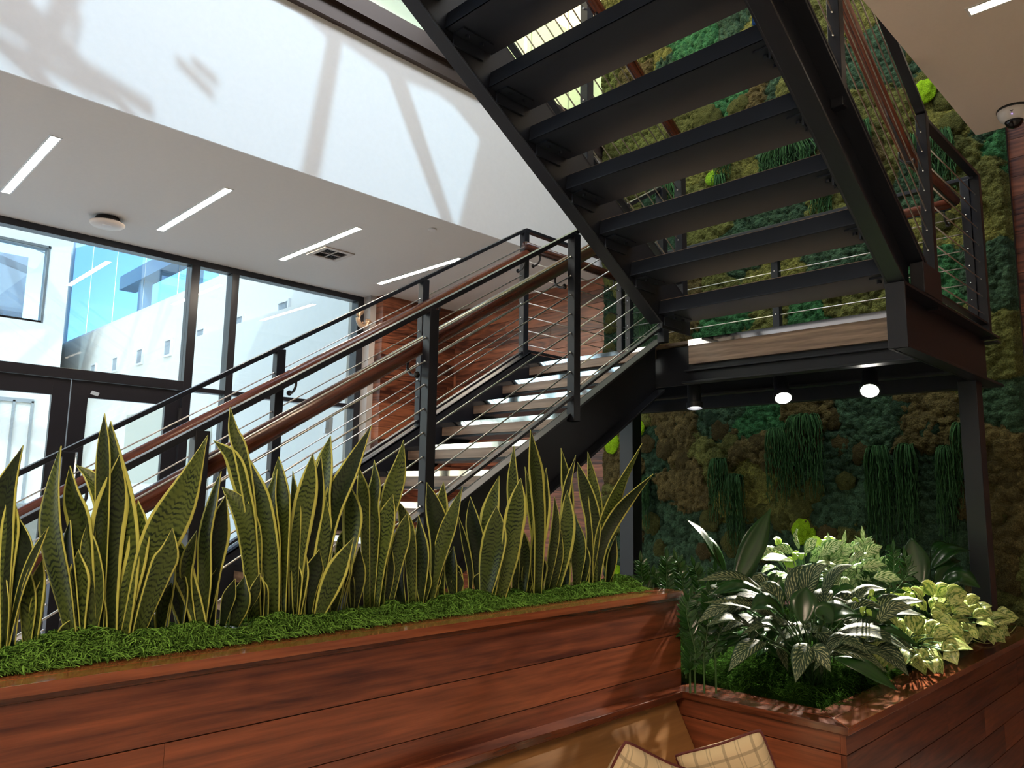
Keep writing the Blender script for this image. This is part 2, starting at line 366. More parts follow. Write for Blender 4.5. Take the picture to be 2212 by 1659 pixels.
# steel edge beam of the upper floor above the fascia
b = empty('edge_beam', 'dark bronze steel edge beam running along the top of the white fascia', 'beam')
m = MB().box(-6, XE, 4.80, 4.87, 3.56, 3.575).box(-6, XE, 4.845, 4.87, 3.575, 3.72); m.build('beam_web', bronze, b)
MB().box(-6, XE, 4.80, 4.87, 3.722, 3.74).box(-6, XE, 4.80, 4.815, 3.74, 3.872).build('beam_cap', bronze, b)
for k in range(-4, 5):
    x = k*1.35+.55
    if x < 1.5 or x > 5: continue
g = empty('glass_balustrade', 'clear glass balustrade of the upper floor above the bronze beam', 'balustrade')
for k in range(-4, 5):
    MB().box(k*1.25+.01, k*1.25+1.23, 4.90, 4.912, 3.80, 4.85).build('glass_panel', glass_g, g)
struct('floor_upper', MB().box(-6, XE, 4.9, YW, 3.56, 3.80), bronze)
for k in range(3):
    x = 1.2+k*1.6
    o = empty('linear_light', 'linear ceiling light of the upper floor over the glass balustrade, %s' % ('at the window end', 'middle of the row', 'nearest the end wall')[k], 'light', 'linear lights on the upper floor')
    MB().box(x, x+.05, 5.4, 7.3, 6.30, 6.36).build('housing', trimw, o); MB().box(x+.005, x+.045, 5.42, 7.28, 6.29, 6.2999).build('diffuser', lamp_o, o)
struct('ceiling_upper', MB().box(-6, XE, 4.87, YW+.12, 6.36, 6.6), white)

# ------------------------------------------------------------------ unseen roof, openings shaped to throw the sun patches onto the fascia
ZR = 6.7
def up(x, z):      # point of the fascia carried up the sun's direction to the roof plane
    t = (ZR-z)/SUN.z; return (x+SUN.x*t, 4.865+SUN.y*t)
polys = [[(-1.6, 2.0), (-1.6, 3.95), (2.0, 3.95), (2.42, 3.62), (2.80, 3.46), (2.60, 2.0)],
         [(2.92, 3.49), (3.34, 3.41), (4.00, 2.24), (4.02, 1.98), (2.74, 1.98)],
         [(3.48, 3.42), (3.86, 3.445), (4.05, 3.41), (4.40, 3.20), (4.13, 2.16)]]
import bmesh
bm = bmesh.new()
def loop(ps):
    vs = [bm.verts.new((x, y, ZR)) for x, y in ps]
    for i in range(len(vs)): bm.edges.new((vs[i], vs[(i+1) % len(vs)]))
loop([(-6.2, -5.2), (6.4, -5.2), (6.4, YW+.15), (-6.2, YW+.15)])
for P in polys: loop([up(*q) for q in P])
bmesh.ops.triangle_fill(bm, use_beauty=True, use_dissolve=False, edges=bm.edges[:])
me = bpy.data.meshes.new('ceiling_roof'); bm.to_mesh(me); bm.free(); me.materials.append(white)
o = bpy.data.objects.new('ceiling_roof', me); COL.objects.link(o); o['kind'] = 'structure'
sm = o.modifiers.new('s', 'SOLIDIFY'); sm.thickness = .12; sm.offset = 0
# unseen bars added above the big opening to cast shadow lines on the fascia
sk = empty('shadow_bars', 'unseen bars added over the roof opening, casting shadow lines on the fascia', 'shadow bars')
def proj(px, py):
    P = at(px, py, 1, 4.865); x, y = up(P.x, P.z); return Vector((x, y, ZR+.05))
for a, c, wd in (((-20, 52), (330, 262), .075), ((165, -20), (62, 180), .10), ((-30, 100), (235, 235), .05), ((20, -10), (200, 190), .045),
                 ((90, 60), (84, 150), .07), ((-20, -5), (60, 75), .10), ((170, 60), (150, 140), .035), ((380, 150), (460, 228), .04), ((412, 150), (470, 200), .035)):
    p, q = proj(*a), proj(*c); MB().bar(p, q, wd, .04).build('bar', steel, sk)

# ------------------------------------------------------------------ window wall
wn = empty('window_1', kind='structure')
fr = MB()
fr.box(-6, 5.02, YW-.02, YW+.10, 2.235, ZC)
for x0, x1 in ((2.96, 3.045), (3.385, 3.46), (4.935, 5.02)): fr.box(x0, x1, YW-.03, YW+.11, ZF, 2.235)
fr.box(3.045, 4.935, YW-.02, YW+.10, .955, 1.0)
fr.box(-6, 2.96, YW-.03, YW+.11, .955, 1.045)
fr.box(3.045, 4.935, YW-.02, YW+.10, ZF, ZF+.10)
for x0 in (.875, -1.2): fr.box(x0, x0+.08, YW-.03, YW+.11, ZF, 2.235)
fr.build('window_frame', winframe, wn, bevel=.003)
for a, b_, z0, z1 in ((-6, 2.96, 1.045, 2.235), (3.045, 3.385, 1.0, 2.235), (3.46, 4.935, 1.0, 2.235), (3.045, 3.385, ZF+.1, .955), (3.46, 4.935, ZF+.1, .955)):
    MB().box(a, b_, YW+.03, YW+.038, z0, z1).build('window_pane', glass, wn)
def door(nm, x0, x1, hinge_r):
    d = empty(nm, kind='structure'); s = .14; f = MB()
    f.box(x0, x0+s, YW, YW+.05, ZF+.02, .95); f.box(x1-s, x1, YW, YW+.05, ZF+.02, .95)
    f.box(x0+s, x1-s, YW, YW+.05, .80, .95); f.box(x0+s, x1-s, YW, YW+.05, ZF+.02, ZF+.28)
    f.build('door_frame', winframe, d, bevel=.002)
    MB().box(x0+s, x1-s, YW+.02, YW+.028, ZF+.28, .80).build('door_pane', glass, d)
    hx = x0+.07 if hinge_r else x1-.07
    MB().tube([(hx, YW-.06, ZF+.75), (hx, YW-.06, ZF+1.55)], .014, 8).tube([(hx, YW-.06, ZF+.85), (hx, YW, ZF+.85)], .01, 6).tube([(hx, YW-.06, ZF+1.45), (hx, YW, ZF+1.45)], .01, 6).build('door_handle', chrome, d, smooth=True)
    if hinge_r: MB().box(x1-.012, x1+.012, YW-.03, YW, .62, .78).build('hinge', rodm, d)
    return d
door('door_1', .965, 1.98, False); door('door_2', 1.99, 2.955, True)
tag(MB().obox(at(205, 850, 1, YW-.004), (.032, 0, -.008), (0, .002, 0), (.006, 0, .016)).build('tape_scrap', plain('pale_tape', (.35, .42, .5), .6)), 'small scrap of pale blue tape stuck on the black door head', 'tape')
struct('trim_1', MB().box(5.02, 5.10, YW-.16, YW+.1, ZF, ZC), plain('reflection_grey', (.42, .39, .37), .3), label=None)  # end of the wood return; its grey reflection is put into the colour

# ------------------------------------------------------------------ courtyard outside
cw = empty('courtyard_building', 'white stucco courtyard building outside with square louvre vents and glazed gallery', 'building')
MB().box(6.0, 6.3, 7.8, 27, ZF-.1, 3.98).build('wall', white_o, cw)
MB().box(5.72, 6.0, 9.0, 14.45, ZF-.1, 2.82).build('low_wall', white_o, cw)
MB().box(6.0, 6.35, 7.8, 24.4, 3.98, 4.03).build('sill', trimw, cw)
for i in range(9):
    y = 9.75+i*1.62; v = MB(); x = 5.985
    zc = 2.905
    for a in ((y-.19, y+.19, zc+.15, zc+.19), (y-.19, y+.19, zc-.19, zc-.15), (y-.19, y-.15, zc-.15, zc+.15), (y+.15, y+.19, zc-.15, zc+.15)): v.box(x-.03, x+.02, *a)
    f = v.build('vent_frame', trimw, cw); s_ = MB()
    s_.box(x, x+.012, y-.15, y+.15, zc-.15, zc+.15)
    for k in range(9): s_.box(x-.02, x+.005, y-.145+k*.034, y-.133+k*.034, zc-.15, zc+.15)
    s_.build('vent_louvre', plain('vent_grey', (.42, .44, .45), .5), cw)
for k in range(8):
    MB().box(6.05, 6.06, 8+k*2.05, 9.98+k*2.05, 4.03, 7.1).build('gallery_glass', glassmat('gallery_glass', (.52, .70, .88), 1.2), cw)  # the sky's blue is put into the pane tint
pg = MB()
for y in (9.5, 13.2, 16.8, 20.4, 24.2): pg.box(8.0, 8.3, y, y+.3, 3.9, 6.8)
pg.box(7.9, 8.4, 7.5, 26, 6.3, 6.75); pg.box(6.3, 8.4, 7.5, 26, 3.7, 3.95); pg.box(8.25, 8.3, 7.5, 26, 3.95, 4.3)
pg.box(6.0, 6.12, 24.3, 24.45, 4.0, 7.2)
pg.build('gallery_frame', white_o, cw)
fb = MB()
fb.box(-8, 3.6, 21, 21.4, ZF-.1, 3.98); fb.box(-8, 4.71, 21, 21.4, 5.82, 6.3); fb.box(3.6, 4.71, 21, 21.4, ZF-.1, 3.98); fb.box(-8, -1, 21, 21.4, 3.98, 5.82); fb.box(4.71, 5.2, 21, 21.4, ZF-.1, 6.3)
fb.hexa([(5.2, 21, ZF-.1), (6.0, 24.4, ZF-.1), (6.0, 24.8, ZF-.1), (5.0, 21.4, ZF-.1), (5.2, 21, 6.9), (6.0, 24.4, 6.9), (6.0, 24.8, 6.9), (5.0, 21.4, 6.9)])
fb.build('end_wall', white_o, cw)
for k in range(3): MB().box(1.2+k*1.2, 2.38+k*1.2, 21.15, 21.17, 3.98, 5.82).build('window_glass', glassmat('far_glass', (.70, .78, .86), 2.0), cw)  # blue of the sky put into this glass tint as well
MB().box(-1, 4.71, 21.0, 21.05, 3.93, 3.98).box(-1, 4.75, 20.98, 21.05, 5.80, 5.86).box(4.69, 4.73, 20.98, 21.05, 3.93, 5.86).build('window_surround', plain('dark_surround', (.12, .12, .11), .5), cw)
MB().box(-1, 4.7, 23, 23.1, 3.5, 6).build('room_back', plain('room_grey', (.55, .52, .50), .8), cw)
op = plain('beige_recess', (.50, .47, .38), .8)
MB().box(5.70, 5.72, 13.2, 14.3, ZF, 1.1).build('recess', op, cw)
MB().box(5.985, 5.998, 15.9, 18.4, .1, 1.62).build('recess', op, cw)
m = MB()
for x0 in (-2.5, -.9, .7, 2.3, 3.95, 4.28, 4.66): m.box(x0, x0+.05, 20.94, 21.0, ZF, 2.0)
m.box(-2.5, 4.71, 20.94, 21.0, 1.96, 2.05).build('storefront_frame', plain('storefront_grey', (.30, .30, .29), .5), cw)
# triangulated canopy over the courtyard
cn = empty('courtyard_canopy', 'white faceted glass canopy high over the courtyard outside', 'canopy')
cv = MB(); zc = 6.9
nodes = {}
for i in range(5):
    for j in range(7):
        nodes[i, j] = Vector((-6+i*3.1, 12.5+j*2.4, zc+.6+(.55 if (i+j) % 2 else -.25)))
for (i, j), p in nodes.items():
    for di, dj in ((1, 0), (0, 1), (1, 1)) if (i+j) % 2 else ((1, 0), (0, 1)):
        if (i+di, j+dj) in nodes: cv.bar(p, nodes[i+di, j+dj], .14, .22)
    if (i+j) % 2 == 0 and (i+1, j) in nodes and (i, j+1) in nodes: cv.bar(nodes[i+1, j], nodes[i, j+1], .12, .2)
cv.build('canopy_frame', white_o, cn)
# parked vehicle glimpsed through the doors
vh = empty('parked_car', 'pale beige parked car glimpsed outside between the leftmost leaves', 'car')
vx, vy, vz = 1.0, 13.2, ZF-.02
def carbody(P, y0, y1, name, mat, bev=.05):
    m = MB(); n = len(P); a = [(x+vx, y0+vy, z+vz) for x, z in P]; b = [(x+vx, y1+vy, z+vz) for x, z in P]
    m.quadface(a, [(0, 0)]*n, .5); m.quadface(b[::-1], [(0, 0)]*n, .5)
    for i in range(n): j = (i+1) % n; m.quadface([a[j], a[i], b[i], b[j]], [(0, 0)]*4, .5)
    return m.build(name, mat, vh, bevel=bev)
beige = plain('beige_car_paint', (.58, .54, .42), .3); dkg = plain('car_window', (.03, .035, .04), .1)
carbody([(-2.1, .35), (2.1, .35), (2.15, .8), (2.0, 1.02), (1.0, 1.08), (-2.1, 1.08), (-2.15, .8)], -.88, .88, 'body', beige)
carbody([(1.0, 1.08), (.6, 1.68), (-1.95, 1.70), (-2.1, 1.08)], -.8, .8, 'cabin', beige)
carbody([(.86, 1.12), (.54, 1.6), (-.6, 1.6), (-.6, 1.12)], -.815, .815, 'window', dkg, 0); carbody([(-.7, 1.12), (-.7, 1.6), (-1.85, 1.6), (-1.95, 1.12)], -.815, .815, 'window', dkg, 0)
for sx in (-1.3, 1.3):
    for sy in (-.85, .85): MB().lathe((vx+sx, vy+sy-.1, vz+.34), [(0, 0), (.22, 0), (.34, .02), (.34, .2), (.22, .2), (0, .2)], 20, (0, 1, 0)).build('wheel', plain('tyre', (.02, .02, .02), .8), vh, smooth=False)

# ================================================================== CEILING FITTINGS
def linear_light(x, y0, y1, label, grp, e=lamp_w, wd=.055):
    o = empty('linear_light', label, 'light', grp)
    f = MB(); h = .012
    f.box(x-wd/2-h, x-wd/2, y0-h, y1+h, ZC-.004, ZC); f.box(x+wd/2, x+wd/2+h, y0-h, y1+h, ZC-.004, ZC)
    f.box(x-wd/2, x+wd/2, y0-h, y0, ZC-.004, ZC); f.box(x-wd/2, x+wd/2, y1, y1+h, ZC-.004, ZC); f.build('light_frame', trimw, o)
    MB().box(x-wd/2, x+wd/2, y0, y1, ZC-.003, ZC-.0005).build('diffuser', e, o)
    return o
nmx = ['farthest left of the row, over the doors', 'second from the left, right of the round access point', 'third from the left, beside the square air vent', 'fourth, behind the stair top rail']
for k in range(-2, 4):
    x = 1.215+k*1.19
    linear_light(x, 5.56, 6.94, 'linear soffit light, '+(nmx[k] if k >= 0 else 'out of view to the left'), 'recessed linear lights in the soffit', lamp_f)
for k in range(5):
    linear_light(3.87-k*1.5, -.55, .85, 'short lit strip in the lounge ceiling near the dome camera' if k == 0 else 'linear light in the lounge ceiling outside the photo', 'recessed linear lights in the lounge ceiling', lamp_w if k < 3 else lamp_s, .06)
# access point disc
o = empty('access_point', 'round white wireless access point on the soffit with dark rim', 'access point')
c = Vector((1.97, 6.95, ZC))
MB().lathe(c, [(0, 0), (.09, 0), (.105, -.03), (.125, -.045), (.125, -.05)], 32).build('mount', plain('dark_plastic', (.015, .015, .017), .5), o, smooth=True)
MB().lathe(c, [(.125, -.045), (.138, -.05), (.14, -.06), (.12, -.078), (.06, -.088), (0, -.09)], 32).build('cover', plain('warm_white_plastic', (.62, .55, .5), .35), o, smooth=True)
MB().obox(c+Vector((-.02, -.06, -.0865)), (.035, 0, 0), (0, .006, 0), (0, 0, .001)).build('mark', plain('label_grey', (.8, .78, .74), .5), o)
# air vent: four way diffuser
o = empty('air_vent', 'square four-way air vent in the soffit beside a linear light', 'vent')
x0, x1, y0, y1 = 3.66, 3.99, 6.22, 6.57; f = MB(); t = .045
f.box(x0, x1, y0, y0+t, ZC-.012, ZC); f.box(x0, x1, y1-t, y1, ZC-.012, ZC); f.box(x0, x0+t, y0+t, y1-t, ZC-.012, ZC); f.box(x1-t, x1, y0+t, y1-t, ZC-.012, ZC)
xm, ym = (x0+x1)/2, (y0+y1)/2
f.box(xm-.005, xm+.005, y0+t, y1-t, ZC-.010, ZC); f.box(x0+t, x1-t, ym-.005, ym+.005, ZC-.010, ZC); f.build('vent_frame', plain('vent_cream', (.55, .48, .42), .5), o)
MB().box(x0+t, x1-t, y0+t, y1-t, ZC-.002, ZC-.001).build('duct', plain('duct_dark', (.012, .012, .012), .9), o)
s_ = MB()
for k in range(5):
    d = .011+k*.023
    for qx, qy, hor in ((x0+t, y0+t, 0), (xm+.004, y0+t, 1), (x0+t, ym+.004, 1), (xm+.004, ym+.004, 0)):
        L_ = xm-x0-t-.004
        if hor: s_.obox((qx+L_/2, qy+d, ZC-.006), (L_/2, 0, 0), (0, .007, .004), (0, 0, .001))
        else: s_.obox((qx+d, qy+L_/2, ZC-.006), (.007, 0, .004), (0, L_/2, 0), (0, 0, .001))
s_.build('vent_slats', plain('slat_grey', (.25, .23, .22), .5), o)
tag(MB().lathe((4.05, 5.10, ZC), [(0, -.012), (.036, -.012), (.038, -.009), (.038, -.005), (.030, -.004), (.030, 0)], 24).build('sprinkler_cap', trimw, smooth=False), 'small round sprinkler cover plate on the soffit near the fascia edge', 'sprinkler')
# dome camera
o = empty('dome_camera', 'white dome security camera with dark glass bubble on the lounge ceiling', 'camera')
c = Vector((5.07, .93, ZC)); 
MB().lathe(c, [(0, 0), (.084, 0), (.086, -.012), (.080, -.014)], 40).build('gasket', plain('gasket', (.012, .012, .014), .5), o, smooth=True)
bd = MB().lathe(c, [(.080, -.010), (.083, -.014), (.081, -.035), (.070, -.062), (.056, -.076), (.047, -.079)], 40).build('housing', plain('camera_white', (.72, .68, .66), .3), o, smooth=True)
MB().lathe(c, [(.050, -.074), (.047, -.084), (.044, -.08)], 40).build('ring', plain('camera_ring', (.02, .02, .025), .3), o, smooth=True)
MB().lathe(c, [(.045, -.078), (.043, -.094), (.034, -.108), (.018, -.117), (0, -.120)], 40).build('bubble', plain('smoked_dome', (.006, .006, .008), .03), o, smooth=True)
dv = Vector((-.62, -.05, 0)).normalized(); sd = Vector((-dv.y, dv.x, 0)); pc = c+dv*.0795+Vector((0, 0, -.042))
ck = MB(); ck.bar(pc+sd*.0075+Vector((0, 0, .003)), pc+Vector((0, 0, -.005)), .0025, .0025, dv); ck.bar(pc-sd*.0075+Vector((0, 0, .003)), pc+Vector((0, 0, -.005)), .0025, .0025, dv); ck.build('emblem', plain('mark_black', (.01, .01, .01), .5), o)
pl_ = c+dv*.073+Vector((0, 0, -.0595)); MB().lathe(pl_, [(0, .002), (.0022, .0015), (.0022, -.001)], 10, dv).build('indicator', emis('indicator_violet', (.35, .2, 1), 3), o)
# strobe on the glass wall
o = empty('wall_strobe', 'white fire alarm strobe on the white wall seen through the glass', 'alarm')
c = Vector((4.86*1.06, YW+.9, .82)); 
MB().box(c.x-.05, c.x+.06, c.y-.05, c.y, c.z-.11, c.z+.10).build('housing', trimw, o, bevel=.008); MB().box(c.x-.055, c.x-.005, c.y-.07, c.y-.05, c.z-.05, c.z+.04).build('lens', plain('lens_clear', (.6, .62, .62), .1), o, bevel=.006)
# looped bronze tube by the window edge
o = MB(); p = [Vector((4.83, 7.36, 2.06)), Vector((4.80, 7.36, 1.98)), Vector((4.83, 7.36, 1.90)), Vector((4.90, 7.36, 1.89)), Vector((4.95, 7.36, 1.95))]
o.tube(spline(p, 16), .028, 10); o.lathe(p[0], [(0, .03), (.03, .02), (.045, 0), (.04, -.03)], 14, (-.3, -.8, .5)); o.lathe(p[-1], [(0, .03), (.03, .02), (.045, 0), (.04, -.03)], 14, (.3, -.8, .3))
o.tube([(4.87, 7.36, 1.93), (4.96, 7.58, 1.93)], .012, 8)
tag(o.build('wall_sconce', plain('satin_bronze', (.55, .38, .25), .3, .6), smooth=True), 'small bronze two-headed fixture beside the window edge and wood wall', 'fixture')
area('upper_floor_fill', (3.2, 6.2, 6.2), 5.0, 1.6, 260, (1, .86, .62))  # area fill added to brighten the cream wall upstairs
# ================================================================== STAIR
st = empty('staircase', 'black steel switchback staircase with oak-fronted treads and a half landing', 'staircase')
XL, ZL = 4.20, .99
DX, DZ = .2845, .1745
YN0, YN1 = 2.80, 2.885      # lower near channel: toes at 2.80, web at 2.885
YFI = 4.05
def channel(name, x0, x1, ywf, ytoe, ztop, par, dep=.355, tw=.012):
    # web plate + two flanges; ztop(x) top edge
    m = MB(); a, b = ztop(x0), ztop(x1); s = 1 if ytoe > ywf else -1
    ya, yb = sorted((ywf, ywf+s*tw)); m.slope(x0, x1, ya, yb, a-dep, a, b-dep, b)
    ya, yb = sorted((ywf, ytoe)); m.slope(x0, x1, ya, yb, a-.016, a, b-.016, b); m.slope(x0, x1, ya, yb, a-dep, a-dep+.016, b-dep, b-dep+.016)
    return m.build(name, steel, par, bevel=.002)
zn = lambda x: 1.03-SL*(XL-x)
zf = lambda x: 1.08-SL*(XL-x)
channel('stringer', .70, 4.20, YN1, YN0, zn, st)
channel('stringer', .70, 4.22, YFI-.012, YFI+.07, zf, st)
def tread(x, z, y0, y1, k):     # lower flight, oak front with polished nosing
    t = MB().box(x, x+.29, y0, y1, z-.085, z-.0).build('tread', W_tread, st)
    MB().box(x-.004, x+.0, y0, y1, z-.028, z+.001).box(x-.004, x+.05, y0, y1, z+.0005, z+.003).build('nosing', chrome, t)
    MB().box(x+.01, x+.285, y0, y1, z-.10, z-.0851).build('pan', steel_dark, t)
for k in range(1, 13): tread(XL-DX*k, ZL-DZ*k, YN1+.002, YFI-.014, k)
# landing
YB0, YB1 = 1.275, 4.04; XB = 5.46
ld = MB()
ld.box(XL, XB, YB0, 2.80, ZL-.02, ZL); ld.box(XL, XB, 2.80, YFI-.012, ZL-.02, ZL); ld.build('landing_deck', W_tread, st)
MB().box(XL, XL+.03, YB0+.03, 2.62, .835, .955).build('landing_front', W_tread, st)
MB().box(XL-.005, XL-.0005, YB0+.03, 2.62, .955, .992).box(XL-.005, XL+.05, YB0+.03, 2.62, .9905, .994).build('nosing', chrome, st)
t = MB().box(XL, XL+.03, YN1+.002, YFI-.014, ZL-.085, ZL-.021).build('landing_front', W_tread, st)
MB().box(XL-.004, XL-.0003, YN1+.002, YFI-.014, ZL-.028, ZL+.001).build('nosing', chrome, st)
bmz = MB()
bmz.box(XL+.04, XL+.052, YB0, YFI-.02, .71, .965); bmz.box(XL-.03, XL+.052, YB0, 2.66, .71, .722); bmz.box(XL-.0, XL+.04, YB0, 2.66, .79, .80)
bmz.build('front_beam', steel, st, bevel=.002)
m = MB().box(3.81, 5.50, YB0-.012, YB0, .71, 1.03).box(3.81, 5.53, YB0-.09, YB0-.012, 1.016, 1.03).box(3.81, 5.53, YB0-.09, YB0-.012, .71, .726)
m.box(3.798, 3.81, YB0-.09, YB0, .71, 1.03); m.build('near_beam', steel, st, bevel=.002)
MB().box(XB, XB+.012, YB0-.012, 4.1, .71, 1.0).box(XB+.012, XB+.09, YB0-.09, 4.1, .988, 1.0).box(XB+.012, XB+.09, YB0-.09, 4.1, .71, .724).build('back_beam', steel, st, bevel=.002)
MB().box(XL, XB, YFI-.0, YFI+.012, .71, 1.08).box(XL, XB, YFI+.012, YFI+.08, 1.066, 1.08).box(XL, XB, YFI+.012, YFI+.08, .71, .724).build('far_beam', steel, st, bevel=.002)
m = MB()
for k in range(14): m.box(XL+.06, XB, YB0+.05+k*.2, YB0+.15+k*.2, .86, .965)
m.box(XL+.06, XB, YB0, YFI-.012, .90, .968); m.build('deck_underside', steel_dark, st)
m = MB().box(4.75, 4.83, YB0, YFI-.012, .71, .722).box(4.785, 4.795, YB0, YFI-.012, .722, .90); m.build('joist', steel, st)
# little box bracket where the upper channel meets the landing beam
MB().box(4.08, 4.36, YB0-.095, YB0-.03, 1.03, 1.19).build('bracket_box', steel, st, bevel=.003)
# upper flight
X0U, Z0U = 3.77, 1.077
zb = lambda x: Z0U+SL*(X0U-x)
YU0, YU1 = 1.275, 2.555
def ustringer(yw_, yt):
    m = MB(); s = 1 if yt > yw_ else -1; x0, x1 = -.9, 4.02
    D = .36; ya, yb = sorted((yw_, yw_+s*.012)); 
    def sl(xa, xb, y0, y1, o0, o1): m.slope(xa, xb, y0, y1, zb(xa)+o0, zb(xa)+o1, zb(xb)+o0, zb(xb)+o1)
    sl(x0, 3.81, ya, yb, -.02, D-.02)
    y0, y1 = sorted((yw_, yt)); sl(x0, 3.81, y0, y1, -.02, -.004); sl(x0, 4.12, y0, y1, D-.036, D-.02)
    m.hexa([(3.81, ya, 1.0), (4.12, ya, 1.0), (4.12, yb, 1.0), (3.81, yb, 1.0), (3.81, ya, zb(3.81)+D-.02), (4.12, ya, zb(4.12)+D-.02), (4.12, yb, zb(4.12)+D-.02), (3.81, yb, zb(3.81)+D-.02)])
    m.build('stringer', steel, st, bevel=.002)
ustringer(YU0-.0, YU0-.088); ustringer(YU1, YU1+.089)
for k in range(0, 16):
    x, z = X0U-DX*k, Z0U+DZ*k
    m = MB()
    # folded pan: bottom plate, back upstand leaning slightly, top board, front edge
    m.hexa([(x, YU0+.003, z), (x+.30, YU0+.003, z+.0), (x+.30, YU1-.003, z), (x, YU1-.003, z), (x, YU0+.003, z+.006), (x+.30, YU0+.003, z+.006), (x+.30, YU1-.003, z+.006), (x, YU1-.003, z+.006)])
    m.hexa([(x, YU0+.003, z), (x+.006, YU0+.003, z), (x+.006, YU1-.003, z), (x, YU1-.003, z), (x+.012, YU0+.003, z+.082), (x+.018, YU0+.003, z+.082), (x+.018, YU1-.003, z+.082), (x+.012, YU1-.003, z+.082)])
    t = m.build('tread', steel_dark, st)
    MB().box(x+.02, x+.296, YU0+.004, YU1-.004, z+.0065, z+.088).build('tread_board', W_tread, t)
    if k < 9:
        for (yy, s) in ((YU0+.003, 1), (YU1-.003, -1)):
            c = MB(); y2 = yy+s*.075
            ya, yb2 = sorted((yy, y2)); c.box(x+.05, x+.24, ya, yb2, z-.008, z-.001); c.box(x+.05, x+.24, *sorted((yy, yy+s*.008)), z-.06, z-.001)
            c.lathe((x+.10, yy+s*.045, z-.008), [(0, -.014), (.011, -.014), (.011, 0)], 6); c.lathe((x+.19, yy+s*.045, z-.008), [(0, -.014), (.011, -.014), (.011, 0)], 6)
            c.build('clip_angle', steel_dark, t)
# small tape marks
tag(MB().obox((2.615, 1.285, 1.86), (.004, 0, 0), (0, .03, 0), (0, 0, .02)).build('tape_scrap', plain('blue_tape', (.01, .09, .35), .5)), 'bright blue masking tape scrap on an upper tread by the right stringer', 'tape')

# columns
def column(x0, x1, y0, y1, lab):
    return tag(MB().box(x0, x1, y0, y1, ZF, .71).build('steel_column', steel, bevel=.004), lab, 'column', None)
column(5.10, 5.22, 3.72, 3.855, 'black square steel column under the landing, behind the long wood planter')
column(5.12, 5.24, 1.235, 1.335, 'black square steel column under the landing, behind the variegated pothos')

# ------------------------------------------------------------------ cable railings
def post(par, x, y, z0, z1, wx=.03, wy=.055): 
    p = MB().box(x-wx/2-.012, x+wx/2+.012, y-wy/2, y+wy/2, z0, z1).build('post', steel, par, bevel=.003); return p
FIT = None
def fittings(par, pts, d):
    global FIT
    if FIT is None: FIT = MB().lathe((0, 0, 0), [(0, .008), (.004, .007), (.0055, 0), (.0055, -.004)], 8, (-1, 0, 0)).build('cable_fitting', chrome, None, smooth=True); f = FIT
    else: f = None
    for p in pts:
        if f is None: f = FIT.copy(); COL.objects.link(f)
        f.location = p; f.parent = par; f = None
def run(lab, P0, P1, posts, zbase, offs, group='cable railings of the staircase', rail_w=.05, btm=None, pw=(.03, .055), hand=None, cable_z=None, capend=False):
    """straight railing from P0 to P1 (top-rail centre points)"""
    r = empty('cable_railing', lab, 'railing', group); P0, P1 = Vector(P0), Vector(P1); d = P1-P0
    MB().bar(P0, P1, rail_w, .024).build('top_rail', steel, r, bevel=.002)
    ts = []
    alongx = abs(d.x) > abs(d.y)
    for q in posts:
        t = ((q-P0.x)/d.x) if alongx else ((q-P0.y)/d.y); p = P0+d*t
        post(r, p.x, p.y, zbase(p), p.z-.011, *(pw if alongx else (pw[1]-.024, pw[0]+.024))); ts.append(t)
    for o_ in offs:
        dz = Vector((0, 0, o_)); MB().tube([P0+dz, P1+dz], .0040, 6).build('cable', cablem, r, smooth=True)
        nd = Vector((-.03, 0, 0)) if alongx else Vector((0, -.03, 0))
    for t in ts:
        fittings(r, [P0+d*t+Vector((0, 0, o_))+(Vector((-.028, 0, -.028*d.z/d.x)) if alongx else Vector((-.028, 0, 0))) for o_ in offs], Vector((-1, 0, 0)))
    if btm: MB().bar(P0+Vector((0, 0, btm)), P1+Vector((0, 0, btm)), .04, .014).build('bottom_rail', steel, r, bevel=.001)
    return r
def handrail(lab, pts, brs, side, rad=.035):
    """wood grip with a steel strip below and bent rod brackets; brs = points where brackets meet it"""
    h = empty('handrail', lab, 'handrail', 'wood handrails of the staircase')
    MB().tube(pts, rad, 16, sx=1.05).build('grip', W_rail, h, smooth=True)
    o_ = [Vector(p)-Vector((0, 0, rad)) for p in pts]
    mb = MB()
    for a, b in zip(o_[:-1], o_[1:]): mb.bar(a, b, .018, .008)
    mb.build('steel_strip', rodm, h)
    for p in brs:
        p = Vector(p); s = Vector(side); q = p+s
        k = spline([p-Vector((0, 0, rad+.002)), p-Vector((0, 0, .075)), p-Vector((0, 0, .10))+s*.25, p-Vector((0, 0, .112))+s*.6, q-Vector((0, 0, .112))], 14)
        MB().tube(k, .0075, 8).lathe(q-Vector((0, 0, .112)), [(0, .0), (.016, 0), (.016, -.006), (0, -.006)], 14, s.normalized()).build('bracket', rodm, h, smooth=True)
    return h
C8 = [-.135-.1125*k for k in range(8)]
rz = lambda x: 2.088-SL*(XL-x)
# lower flight
run('cable railing on the window side of the lower flight', (.62, 4.075, rz(.62)), (4.17, 4.075, rz(4.17)), [1.077, 2.134, 3.18, 4.17], lambda p: zf(p.x)-.02, C8, btm=-.975)
run('cable railing on the planter side of the lower flight', (.62, 2.80, rz(.62)-.01), (3.30, 2.80, rz(3.30)-.01), [1.17, 2.235, 3.28], lambda p: zn(p.x)-.06, C8, btm=-.955)
